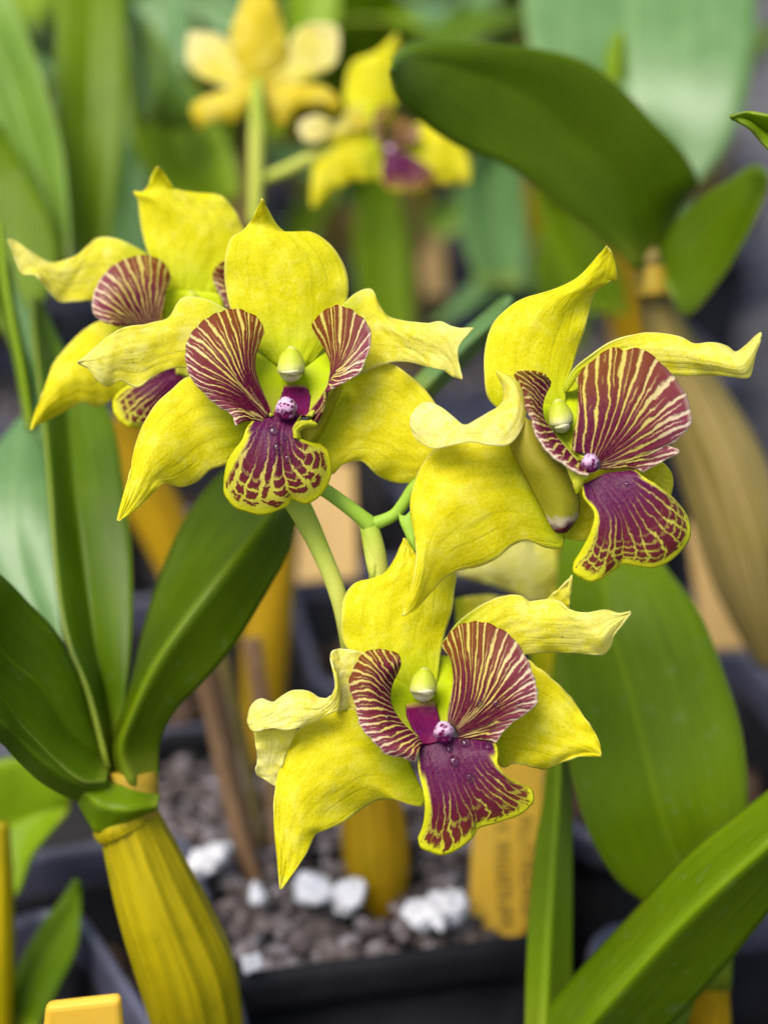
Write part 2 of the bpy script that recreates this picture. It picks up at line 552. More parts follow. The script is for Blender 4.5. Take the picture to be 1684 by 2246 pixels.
CALLUS = callus_mat()
COLUMN = grad_mat('column_green', [(0.0, (0.66, 0.68, 0.28)), (0.22, (0.42, 0.47, 0.02)), (0.50, (0.50, 0.54, 0.06)), (0.66, (0.62, 0.63, 0.22)), (0.78, (0.72, 0.70, 0.44))], 0)
CAP = plain_mat('anther_cap_white', (0.62, 0.61, 0.30), (0.74, 0.72, 0.50), 700, 0.4, 0.4, 0.2, 0.2, 1500)
THROAT = grad_mat('throat_green', [(0.0, (0.50, 0.58, 0.002)), (0.5, (0.36, 0.46, 0.004)), (1.0, (0.42, 0.42, 0.04))], 0)
FOOT = grad_mat('foot_purple', [(0.0, (0.42, 0.35, 0.05)), (0.14, (0.13, 0.004, 0.05)), (0.7, (0.10, 0.004, 0.055)), (1.0, (0.15, 0.006, 0.05))], 0, 0.05)
TUBE = grad_mat('lip_back_olive', [(0.0, (0.32, 0.28, 0.03)), (0.45, (0.22, 0.20, 0.008)), (0.74, (0.36, 0.34, 0.02)), (0.80, (0.60, 0.50, 0.34)), (0.86, (0.09, 0.005, 0.02)), (1.0, (0.07, 0.003, 0.02))], 0, 0.07, 700)
FOLD = plain_mat('lip_rim_green', (0.52, 0.53, 0.01), (0.62, 0.61, 0.05), 500, 0.45, 0.12, 0.15, 0.3, 1800)
STALK = grad_mat('stalk_green', [(0.0, (0.40, 0.55, 0.05)), (0.5, (0.62, 0.64, 0.12)), (1.0, (0.50, 0.58, 0.07))], 0, 0.25, 160, 0.42, 0.2)
STALK2 = grad_mat('stalk_fresh_green', [(0.0, (0.30, 0.50, 0.05)), (0.5, (0.36, 0.56, 0.06)), (1.0, (0.30, 0.48, 0.04))], 0, 0.25, 160, 0.42, 0.2)


def leaf_mat(name, dark, light, rough=0.34, trans=0.22, tcol=None, spec=0.5, dusty=0.0, rib=1.0, ribw=0.035):
    k = NT(name)
    u, v = k.uv()
    pos = k.geo()
    n = k.noise(pos, 55, 4)
    col = k.mix(k.sm(n, 0.3, 0.7), dark, light)
    w = k.M('MULTIPLY', v, 26.0)
    w = k.M('ADD', w, k.M('MULTIPLY', k.noise(k.vec(k.M('MULTIPLY', u, 2.0), k.M('MULTIPLY', v, 20.0)), 1.0, 2), 1.2))
    tri = k.M('ABSOLUTE', k.M('SUBTRACT', k.M('FRACT', w), 0.5))
    vein = k.sm(tri, 0.20, 0.02)
    col = k.mix(k.M('MULTIPLY', vein, 0.16), col, light)
    mr = k.sm(k.M('ABSOLUTE', k.M('SUBTRACT', v, 0.5)), ribw, 0.0)
    col = k.mix(k.M('MULTIPLY', mr, min(1.0, 0.5 * rib)), col, (light[0] * 1.5, light[1] * 1.35, light[2] * 1.4))
    ed = k.sm(k.M('ABSOLUTE', k.M('SUBTRACT', v, 0.5)), 0.482, 0.5)
    col = k.mix(k.M('MULTIPLY', ed, 0.55), col, (0.30, 0.36, 0.05))
    base = k.sm(u, 0.12, 0.0)
    col = k.mix(k.M('MULTIPLY', base, 0.6), col, (0.30, 0.36, 0.03))
    st = k.noise(k.vec(k.M('MULTIPLY', u, 2.5), k.M('MULTIPLY', v, 55.0)), 1.0, 4, 0.6)
    col = k.mix(k.M('MULTIPLY', k.sm(st, 0.45, 0.75), 0.5), col, (light[0] * 1.35, light[1] * 1.25, light[2] * 1.5))
    col = k.mix(k.M('MULTIPLY', k.sm(st, 0.5, 0.3), 0.4), col, (dark[0] * 0.7, dark[1] * 0.72, dark[2] * 0.7))
    if dusty:
        d = k.M('MULTIPLY', k.sm(k.noise(pos, 420, 4, 0.7), 0.58, 0.74), dusty)
        ring = k.M('ADD', k.vor(pos, 130), k.M('MULTIPLY', k.noise(pos, 500, 3), 0.35))
        rr = k.M('MULTIPLY', k.M('MULTIPLY', k.sm(ring, 0.42, 0.22), 0.7), k.sm(k.noise(pos, 50, 2), 0.54, 0.64))
        col = k.mix(k.M('MAXIMUM', d, k.M('MULTIPLY', rr, dusty)), col, (0.40, 0.50, 0.30))
    h = k.M('ADD', k.M('MULTIPLY', vein, -0.3), k.M('MULTIPLY', k.noise(pos, 500, 4), 0.5))
    k.bump(h, 0.25, 0.0002)
    rg = k.M('ADD', rough - 0.08, k.M('MULTIPLY', k.noise(pos, 140, 4), 0.18))
    return k.finish(col, rg, spec, trans, tcol)


YG = (0.22, 0.34, 0.012)
LEAF_DARK = leaf_mat('leaf_dark', (0.060, 0.118, 0.002), (0.092, 0.165, 0.004), 0.30, 0.24, (0.15, 0.23, 0.003), 0.13, dusty=0.06)
LEAF_MID = leaf_mat('leaf_mid', (0.108, 0.185, 0.001), (0.150, 0.245, 0.003), 0.36, 0.30, (0.25, 0.34, 0.004), 0.14, dusty=0.15)
LEAF_UNDER = leaf_mat('leaf_underside', (0.056, 0.104, 0.000), (0.082, 0.144, 0.001), 0.5, 0.28, (0.20, 0.28, 0.003), 0.12, rib=0.4)
LEAF_BRIGHT = leaf_mat('leaf_bright', (0.19, 0.31, 0.004), (0.25, 0.39, 0.010), 0.4, 0.35, (0.32, 0.43, 0.01), 0.2)
LEAF_FOLD = leaf_mat('leaf_folded', (0.062, 0.108, 0.001), (0.088, 0.145, 0.002), 0.32, 0.24, (0.15, 0.22, 0.003), 0.12, dusty=0.08, rib=2.6, ribw=0.05)
LEAF_FRESH = leaf_mat('leaf_fresh', (0.13, 0.245, 0.020), (0.19, 0.32, 0.035), 0.34, 0.30, (0.28, 0.40, 0.02), 0.3)
LEAF_PALE = leaf_mat('leaf_pale', (0.10, 0.215, 0.055), (0.155, 0.285, 0.095), 0.32, 0.25, (0.24, 0.40, 0.04), 0.45, dusty=0.3)
LEAF_TEAL = leaf_mat('leaf_teal', (0.075, 0.175, 0.040), (0.115, 0.235, 0.065), 0.34, 0.22, (0.18, 0.32, 0.03), 0.35)


def cane_mat(name, a, b, c, n=9.0, rough=0.5):
    k = NT(name)
    u, v = k.uv()
    pos = k.geo()
    st = k.noise(k.vec(k.M('MULTIPLY', u, 1.6), k.M('MULTIPLY', v, n * 2)), 1.0, 4, 0.6)
    col = k.mix(k.sm(st, 0.35, 0.65), a, b)
    col = k.mix(k.M('MULTIPLY', k.sm(k.noise(pos, 120, 4), 0.5, 0.75), 0.6), col, c)
    k.bump(k.M('ADD', st, k.M('MULTIPLY', k.noise(pos, 700, 3), 0.3)), 0.4, 0.0006)
    return k.finish(col, rough, 0.15, 0.0)


CANE = cane_mat('cane_olive', (0.24, 0.195, 0.0), (0.38, 0.30, 0.002), (0.19, 0.17, 0.0))
CANE_GOLD = cane_mat('cane_gold', (0.34, 0.19, 0.002), (0.45, 0.27, 0.005), (0.24, 0.19, 0.003))
CANE_SHEATH = cane_mat('cane_sheathed', (0.15, 0.115, 0.02), (0.34, 0.25, 0.09), (0.24, 0.19, 0.03), 22)
CANE_DRY = cane_mat('cane_dry', (0.30, 0.18, 0.09), (0.17, 0.09, 0.045), (0.42, 0.29, 0.16), 7, 0.7)
NODE = plain_mat('node_brown', (0.30, 0.19, 0.012), (0.40, 0.27, 0.02), 220, 0.6, 0.3, 0, 0.3)
POT = plain_mat('pot_plastic', (0.008, 0.008, 0.010), (0.013, 0.013, 0.016), 90, 0.55, 0.15, 0, 0.15, 300)
POT_RIM_MATT = plain_mat('pot_rim_matt', (0.009, 0.009, 0.011), (0.014, 0.014, 0.018), 90, 0.55, 0.15, 0, 0.15, 300)
POT_RIM_SHEEN = plain_mat('pot_rim_sheen', (0.045, 0.045, 0.070), (0.075, 0.075, 0.11), 90, 0.30, 0.8, 0, 0.1, 300)  # black rims tinted lavender: part of the sky's reflection is put into the colour
TAGM = plain_mat('tag_plastic', (0.78, 0.47, 0.035), (0.84, 0.53, 0.06), 60, 0.45, 0.15, 0.2, 0.05, 300)
TAN = plain_mat('tag_faded', (0.52, 0.33, 0.10), (0.58, 0.38, 0.13), 60, 0.5, 0.4, 0.2)
INK = plain_mat('tag_ink', (0.20, 0.12, 0.01), (0.26, 0.16, 0.015), 300, 0.6, 0.3)
PUMICE = plain_mat('pumice_white', (0.70, 0.69, 0.70), (0.86, 0.85, 0.88), 420, 0.85, 0.2, 0, 0.8, 500, 0.001)
CHIP = plain_mat('medium_chips', (0.11, 0.085, 0.08), (0.36, 0.32, 0.335), 500, 0.9, 0.2, 0, 0.8, 500, 0.001)
BARK = plain_mat('bark_chips', (0.030, 0.018, 0.012), (0.11, 0.07, 0.045), 180, 0.9, 0.2, 0, 0.8, 500, 0.001)
BENCH = plain_mat('bench_dark', (0.035, 0.034, 0.038), (0.14, 0.125, 0.125), 22, 0.85, 0.3, 0, 0.5, 60, 0.004)


# ------------------------------------------------------------------ flowers
def flower(name, V, c, z0, label, group='flowers of the spike in focus'):
    x, y = V(*c)
    return empty(name, P(x, y, z0), label, 'orchid flower', group)


def lip_parts(fl, V, z0, d):
    lx, ly = V(*d['ball'][:2])
    lip = bpy.data.objects.new('lip', None)
    COL.objects.link(lip)
    lip.empty_display_size = 0.005
    lip.parent = fl
    lip.location = Vector(P(lx, ly, z0)) - fl.location
    bpy.context.view_layer.update()

    def sub(nm, parts, mat, t=6.0):
        Vv, F, U = join_parts(parts if isinstance(parts, list) else [parts])
        Vv = Vv - np.array(fl.location + lip.location)
        o = mesh_obj(nm, Vv, F, mat, None, U)
        o.parent = lip
        if t:
            thick(o, t * PX)
        return o
    for nm, veins, zf, n, fl_, mat in d['lobes']:
        sub(nm, fan(V, veins, zf, z0, scallop=d.get('sc', 3.0), nsc=n * 0.8, seed=len(nm) + n, flute=2.6, nflute=n), mat)
    for nm, veins, zf, mat in d['mids']:
        sub(nm, fan(V, veins, zf, z0, scallop=1.5, nsc=7, seed=5, flute=1.2, nflute=9), mat, 9.0)
    for nm, rows, zm, zl, zr, mat in d.get('sheets', []):
        sub(nm, patch(V, rows, zm, zl, zr, z0, nu=30, nv=20, ruffle=1.5, seed=len(nm)), mat)
    bx, by, br, bz = d['ball']
    sub('callus', blob(V, (bx, by), (br * 0.92, br * 0.95), z0 + bz - 4, br / d['s'] * 0.95, lump=0.12, seed=4), CALLUS, 0)
    return lip


def column_parts(fl, V, z0, c, r, s, capc, capr, z=20, tilt=0.0):
    r = (r[0] * 0.92, r[1] * 0.90)
    capr = (capr[0] * 0.90, capr[1] * 0.85)
    Vv, F, U = join_parts([blob(V, c, r, z0 + z, r[0] / s * 1.1, taper=0.20, point=0.04, lump=0.08, seed=2, tilt=tilt, flat=0.55),
                           blob(V, (c[0], c[1] + r[1] * 0.25), (r[0] * 0.95, r[1] * 0.9), z0 + z - 26, r[0] / s * 1.2, tilt=tilt)])
    col = mesh_obj('column', Vv, F, COLUMN, fl, U)
    Vv, F, U = join_parts([blob(V, (capc[0], capc[1] - capr[1] * 0.55), (capr[0] * 0.78, capr[1] * 0.8), z0 + z + r[0] / s * 0.52, capr[0] / s * 0.80, taper=-0.12, lump=0.16, seed=9, tilt=tilt)])
    cap = mesh_obj('anther_cap', Vv - np.array(fl.location), F, CAP, None, U)
    col.data.transform(Matrix.Translation(-fl.location))
    col.matrix_parent_inverse = Matrix.Identity(4)
    cap.parent = col
    return col


def P_(fl, nm, parts, mat, t=4.5):
    """part of a flower"""
    Vv, F, U = join_parts(parts if isinstance(parts, list) else [parts])
    Vv = Vv - np.array(fl.location)
    o = mesh_obj(nm, Vv, F, mat, None, U)
    o.parent = fl
    thick(o, t * PX)
    return o


# ---- centre flower
ZB = 0
fb = flower('orchid_flower', V2, (890, 780), ZB - 50, 'yellow orchid flower facing the viewer squarely, its dorsal sepal ending in one tall point')
P_(fb, 'dorsal_sepal', patch(V2, [
    (820, 700, 890, 700, 960, 700), (705, 590, 890, 610, 1050, 580), (640, 480, 885, 500, 1098, 470), (615, 350, 870, 400, 1113, 390),
    (618, 255, 850, 300, 1096, 300), (640, 190, 830, 220, 1040, 215), (682, 163, 800, 170, 958, 163), (705, 140, 790, 150, 900, 186),
    (728, 105, 770, 110, 832, 145), (745, 70, 765, 75, 787, 72), (763, 28, 766, 28, 769, 30)],
    (-50, -55, -50, -42, -40, -45, -50, -30, 0), (-10, -25, -30, -30, -20, 0), (-10, -30, -30, -42, -30, 0), ZB, seed=1), SEPAL_D)
P_(fb, 'petal', patch(V2, [
    (720, 560, 715, 610, 710, 650), (620, 475, 620, 600, 600, 700), (520, 430, 530, 590, 470, 712), (440, 436, 430, 600, 390, 716),
    (385, 512, 350, 620, 320, 750), (300, 535, 270, 640, 257, 793), (200, 550, 190, 660, 192, 764), (142, 588, 140, 680, 140, 788),
    (92, 630, 95, 690, 102, 765), (50, 668, 58, 693, 66, 718), (18, 690, 20, 691, 23, 694)],
    (-70, -75, -66, -48, -20, 0, 10, 15, 10), (0, -10, -30, -40, -25, -10, 0), (0, 10, 15, -5, -14, -5, 0), ZB, seed=2, edge=0.6), PETAL)
P_(fb, 'petal', patch(V2, [
    (1020, 540, 1040, 590, 1050, 640), (1100, 448, 1110, 590, 1120, 745), (1150, 408, 1170, 580, 1180, 727), (1207, 396, 1225, 560, 1240, 703),
    (1228, 440, 1275, 575, 1300, 688), (1270, 503, 1330, 595, 1370, 690), (1340, 525, 1400, 610, 1440, 708), (1430, 530, 1470, 620, 1500, 724),
    (1490, 526, 1515, 625, 1540, 750), (1545, 549, 1537, 630, 1560, 755), (1619, 551, 1556, 640, 1573, 758)],
    (-70, -75, -72, -60, -40, -20, -8, 0), (0, -10, -36, -30, -8, 0), (0, 10, 10, -8, -18, -6), ZB, seed=3, edge=0.6), PETAL)
P_(fb, 'lateral_sepal', patch(V2, [
    (720, 880, 740, 950, 740, 1010), (600, 780, 640, 930, 680, 1070), (480, 748, 540, 930, 620, 1102), (400, 800, 460, 970, 555, 1125),
    (330, 868, 390, 1020, 500, 1172), (280, 955, 330, 1080, 440, 1193), (250, 1040, 290, 1140, 370, 1181), (232, 1125, 260, 1200, 325, 1215),
    (212, 1205, 230, 1255, 270, 1268), (194, 1270, 203, 1300, 220, 1308), (180, 1331, 182, 1332, 185, 1333)],
    (-60, -45, -20, 5, 18, 25, 35, 45), (0, -20, -40, -45, -30, -10, 0), (0, -20, -45, -60, -28, -10, 0), ZB, seed=4, edge=0.3), SEPAL)
P_(fb, 'lateral_sepal', patch(V2, [
    (1010, 800, 960, 900, 940, 960), (1120, 740, 1060, 900, 990, 1060), (1200, 712, 1140, 900, 1040, 1142), (1290, 698, 1220, 920, 1090, 1102),
    (1360, 745, 1290, 950, 1165, 1090), (1425, 805, 1360, 990, 1230, 1145), (1475, 880, 1420, 1040, 1300, 1175), (1505, 970, 1460, 1080, 1380, 1178),
    (1520, 1060, 1490, 1120, 1450, 1178), (1530, 1180, 1532, 1185, 1534, 1190)],
    (-60, -58, -50, -42, -38, -36, -36, -36), (0, -20, -30, -30, -20), (0, -20, -38, -40, -20), ZB, seed=5), SEPAL)
SL_B = side_lobe_mat('side_lobe_stripes', 21)
SL_B2 = side_lobe_mat('side_lobe_stripes_narrow', 13)
ML_B = mid_lobe_mat('mid_lobe_blotches', 9, 0.34, 0.90, 6.0, 0.24, 1.0)
lobe_z = lambda a, b, c: (lambda u, v: a + (b - a) * u ** 1.2 + c * np.sin(np.pi * v) * u * (1 - 0.4 * u))
lip_parts(fb, V3, ZB, dict(
    s=3.456, ball=(855, 955, 92, 62), sc=3.2,
    lobes=[('side_lobe', [
        (748, 990, 690, 870, 635, 730, 615, 590, 650, 460, 692, 375), (740, 995, 670, 860, 600, 700, 590, 540, 615, 400, 640, 272),
        (735, 1000, 640, 850, 565, 680, 545, 520, 535, 360, 500, 206), (730, 1005, 620, 850, 530, 680, 470, 520, 420, 370, 370, 222),
        (725, 1010, 600, 860, 500, 720, 400, 560, 310, 430, 230, 295), (720, 1015, 590, 870, 470, 740, 340, 610, 220, 500, 120, 430),
        (715, 1020, 580, 890, 450, 780, 310, 700, 190, 630, 100, 575), (710, 1030, 580, 920, 450, 840, 340, 790, 230, 760, 135, 710),
        (705, 1040, 600, 960, 490, 900, 400, 870, 320, 850, 245, 840), (700, 1045, 620, 990, 540, 950, 470, 930, 400, 920, 345, 932),
        (700, 1050, 630, 1020, 560, 990, 510, 980, 470, 985, 440, 990), (690, 1065, 640, 1050, 580, 1045, 530, 1055, 490, 1075, 476, 1085)],
        lambda u, v: 40 - 34 * u * (1 - v) + 34 * u * v + 30 * np.sin(np.pi * u) * np.sin(np.pi * v) - 26 * u ** 3 * np.sin(np.pi * v), 19, False, SL_B),
        ('side_lobe', [
        (1010, 1000, 1100, 900, 1168, 790, 1192, 690, 1195, 600, 1150, 500, 1062, 350), (1020, 1005, 1105, 905, 1175, 795, 1200, 690, 1205, 590, 1170, 470, 1068, 285),
        (1024, 1008, 1109, 907, 1178, 796, 1205, 690, 1220, 570, 1200, 430, 1175, 197), (1028, 1011, 1113, 910, 1181, 797, 1210, 690, 1250, 560, 1260, 420, 1262, 172),
        (1032, 1014, 1116, 912, 1183, 798, 1215, 690, 1275, 590, 1330, 460, 1375, 222), (1036, 1017, 1119, 915, 1184, 799, 1218, 692, 1290, 620, 1380, 500, 1470, 310),
        (1040, 1020, 1122, 918, 1184, 800, 1218, 700, 1300, 650, 1400, 550, 1500, 425), (1044, 1023, 1124, 922, 1182, 804, 1215, 710, 1290, 680, 1380, 620, 1462, 575),
        (1048, 1028, 1126, 930, 1178, 812, 1205, 730, 1260, 720, 1330, 695, 1402, 690), (1056, 1036, 1128, 942, 1170, 822, 1190, 765, 1220, 768, 1260, 760, 1300, 752),
        (1090, 1070, 1135, 960, 1146, 870, 1150, 838, 1165, 825, 1185, 808, 1205, 796)],
        lambda u, v: 30 - 40 * u * (1 - v) + 30 * u * v + 10 * np.sin(np.pi * u), 12, False, SL_B2)],
    mids=[('mid_lobe', [
        (640, 1020, 560, 1100, 525, 1190, 470, 1270, 420, 1360, 396, 1490), (690, 1010, 625, 1120, 570, 1240, 510, 1370, 450, 1500, 400, 1600),
        (730, 1005, 668, 1135, 620, 1280, 560, 1430, 500, 1580, 465, 1690), (765, 1005, 705, 1150, 660, 1310, 620, 1470, 590, 1620, 580, 1737),
        (795, 1005, 742, 1160, 715, 1330, 700, 1490, 700, 1630, 710, 1748), (820, 1005, 782, 1165, 770, 1330, 780, 1480, 810, 1610, 850, 1688),
        (845, 1005, 815, 1165, 820, 1320, 840, 1450, 870, 1560, 895, 1632), (870, 1005, 848, 1165, 870, 1320, 910, 1450, 960, 1560, 1010, 1668),
        (895, 1005, 872, 1155, 900, 1300, 970, 1410, 1050, 1500, 1135, 1575), (920, 1005, 895, 1140, 930, 1260, 1010, 1330, 1100, 1390, 1187, 1430),
        (945, 1010, 912, 1110, 930, 1200, 1010, 1250, 1090, 1290, 1165, 1295), (970, 1015, 925, 1095, 925, 1160, 970, 1195, 1040, 1220, 1110, 1230)],
        lambda u, v: 34 + 12 * np.minimum(1, u * 6) + 26 * np.sin(np.pi * np.minimum(1, u * 0.8)) - 40 * u ** 2 * np.abs(2 * v - 1) - 18 * u ** 3 - 9 * np.exp(-((v - 0.53) / 0.06) ** 2) * u, ML_B)],
    sheets=[('lip_fold', [(918, 1180, 935, 1180, 960, 1180), (908, 1110, 925, 1120, 948, 1130), (935, 1062, 955, 1085, 965, 1108), (1000, 1046, 1005, 1066, 1010, 1086), (1060, 1052, 1060, 1070, 1062, 1088), (1086, 1066, 1086, 1074, 1086, 1082)],
             (72, 76, 70, 58, 50), (0,), (-16,), FOLD),
            ('lip_tube', [(1268, 762, 1240, 770, 1200, 800), (1262, 830, 1220, 850, 1150, 880), (1215, 930, 1180, 940, 1120, 960), (1160, 1060, 1110, 1070, 980, 1070), (1095, 1175, 1040, 1170, 900, 1160), (1060, 1230, 1010, 1230, 880, 1230)],
             (0, -5, -10, -15), (-40,), (10,), plain_mat('lip_side_olive', (0.30, 0.28, 0.01), (0.36, 0.33, 0.02), 300, 0.45, 0.12, 0.15)),
            ('throat', [(590, 430, 890, 430, 1200, 430), (585, 600, 890, 600, 1212, 600), (630, 750, 890, 760, 1195, 750), (690, 880, 890, 890, 1130, 880), (735, 1010, 880, 1020, 1050, 1010)],
             (-110, -70, -52, -34, 10), (-10, 40, 40), (-10, 40, 40), THROAT),
            ('column_foot', [(842, 775, 930, 770, 1010, 785), (820, 850, 930, 850, 1035, 850), (790, 930, 920, 930, 1035, 930), (755, 1010, 900, 1010, 1030, 1010)],
             (-34, -22, 0, 30), (8,), (8,), FOOT)]))
column_parts(fb, V3, ZB, (892, 612), (114, 138), 3.456, (893, 700), (103, 44), 12)

# ---- right flower
ZC = 70
fc = flower('orchid_flower', V4, (720, 900), ZC - 50, 'yellow orchid flower turned to the right, one striped side lobe spread wide like a fan')
P_(fc, 'dorsal_sepal', patch(V4, [
    (640, 780, 690, 780, 740, 760), (480, 790, 620, 720, 748, 680), (395, 730, 590, 650, 770, 600), (375, 610, 590, 560, 797, 510), (382, 490, 600, 480, 827, 420),
    (415, 395, 625, 400, 847, 345), (472, 330, 660, 335, 863, 275), (560, 275, 720, 275, 885, 238), (690, 237, 790, 235, 920, 212), (790, 190, 850, 185, 955, 195),
    (860, 122, 905, 130, 975, 187), (905, 65, 935, 80, 967, 130), (930, 38, 940, 50, 950, 68)],
    (-70, -76, -72, -66, -60, -55, -50, -40, -30), (0, -20, -30, -34, -10, 0), (0, -20, -40, -30, -20, -8), ZC, seed=11), SEPAL_D)
P_(fc, 'petal', patch(V4, [
    (428, 604, 430, 605, 432, 606), (445, 640, 465, 630, 492, 632), (465, 690, 505, 675, 540, 680), (462, 740, 520, 745, 563, 760), (436, 772, 500, 815, 549, 855),
    (395, 795, 445, 870, 490, 936), (345, 825, 375, 885, 405, 940), (285, 852, 298, 890, 312, 926), (230, 812, 228, 880, 230, 941), (180, 772, 160, 870, 150, 956),
    (120, 748, 100, 850, 90, 932), (72, 770, 60, 840, 52, 890), (42, 822, 41, 830, 42, 838)],
    (-30, -10, 15, 40, 60, 62, 50, 36, 30, 26), (0, -30, -50, -40, -10, -20, -30, 0), (0, -20, -10, 10, 6, -10, 0), ZC, seed=12, ruffle=3), PETAL_PALE)
P_(fc, 'petal', patch(V4, [
    (735, 690, 745, 700, 770, 700), (775, 605, 800, 630, 850, 660), (850, 540, 880, 580, 930, 640), (950, 472, 970, 540, 1020, 630), (1060, 438, 1080, 520, 1110, 625),
    (1160, 434, 1180, 520, 1210, 622), (1260, 452, 1280, 530, 1300, 626), (1325, 484, 1350, 550, 1380, 622), (1400, 477, 1420, 560, 1450, 625), (1470, 493, 1490, 578, 1510, 632),
    (1512, 521, 1535, 582, 1568, 636), (1560, 490, 1573, 550, 1586, 600), (1605, 447, 1606, 490, 1602, 530), (1629, 431, 1626, 455, 1618, 484)],
    (-60, -70, -64, -50, -30, -8, 10, 16, 14, 10), (0, 0, -10, -24, -60, -50, -10), (0, -10, -20, -24, -20, -10), ZC, seed=13, edge=0.4), PETAL)
P_(fc, 'lateral_sepal', patch(V4, [
    (700, 1200, 720, 1300, 735, 1370), (620, 1000, 650, 1200, 722, 1410), (500, 925, 540, 1150, 650, 1404), (380, 928, 430, 1150, 568, 1374), (270, 930, 330, 1160, 500, 1398),
    (190, 948, 260, 1180, 430, 1455), (130, 980, 200, 1220, 350, 1490), (75, 1075, 150, 1290, 262, 1508), (42, 1200, 120, 1360, 190, 1548), (58, 1330, 100, 1440, 140, 1600),
    (70, 1440, 85, 1530, 95, 1650), (48, 1570, 52, 1620, 58, 1690), (4, 1714, 6, 1714, 8, 1714)],
    (-60, -50, -30, -10, 4, 10, 12, 14, 20, 28, 34), (0, -10, -30, -60, -60, -30, -8, 0), (0, -30, -30, -50, -50, -40, -14, 0), ZC, seed=14), SEPAL)
P_(fc, 'lateral_sepal', patch(V4, [
    (720, 1200, 725, 1280, 735, 1362), (800, 1100, 790, 1240, 782, 1374), (900, 1050, 880, 1210, 852, 1366), (1000, 1020, 980, 1180, 960, 1330), (1090, 1010, 1085, 1150, 1080, 1280),
    (1170, 1015, 1165, 1120, 1160, 1230), (1215, 1060, 1212, 1120, 1210, 1180), (1228, 1105, 1228, 1110, 1228, 1115)],
    (-60, -60, -60, -64, -70), (0, -10, -10), (0, -20, -10), ZC, seed=15), SEPAL)
SL_C = side_lobe_mat('side_lobe_stripes_wide', 15)
SL_C2 = side_lobe_mat('side_lobe_stripes_edge', 18)
ML_C = mid_lobe_mat('mid_lobe_blotches_wide', 13, 0.40, 0.93, 8.0, 0.10, 1.0)
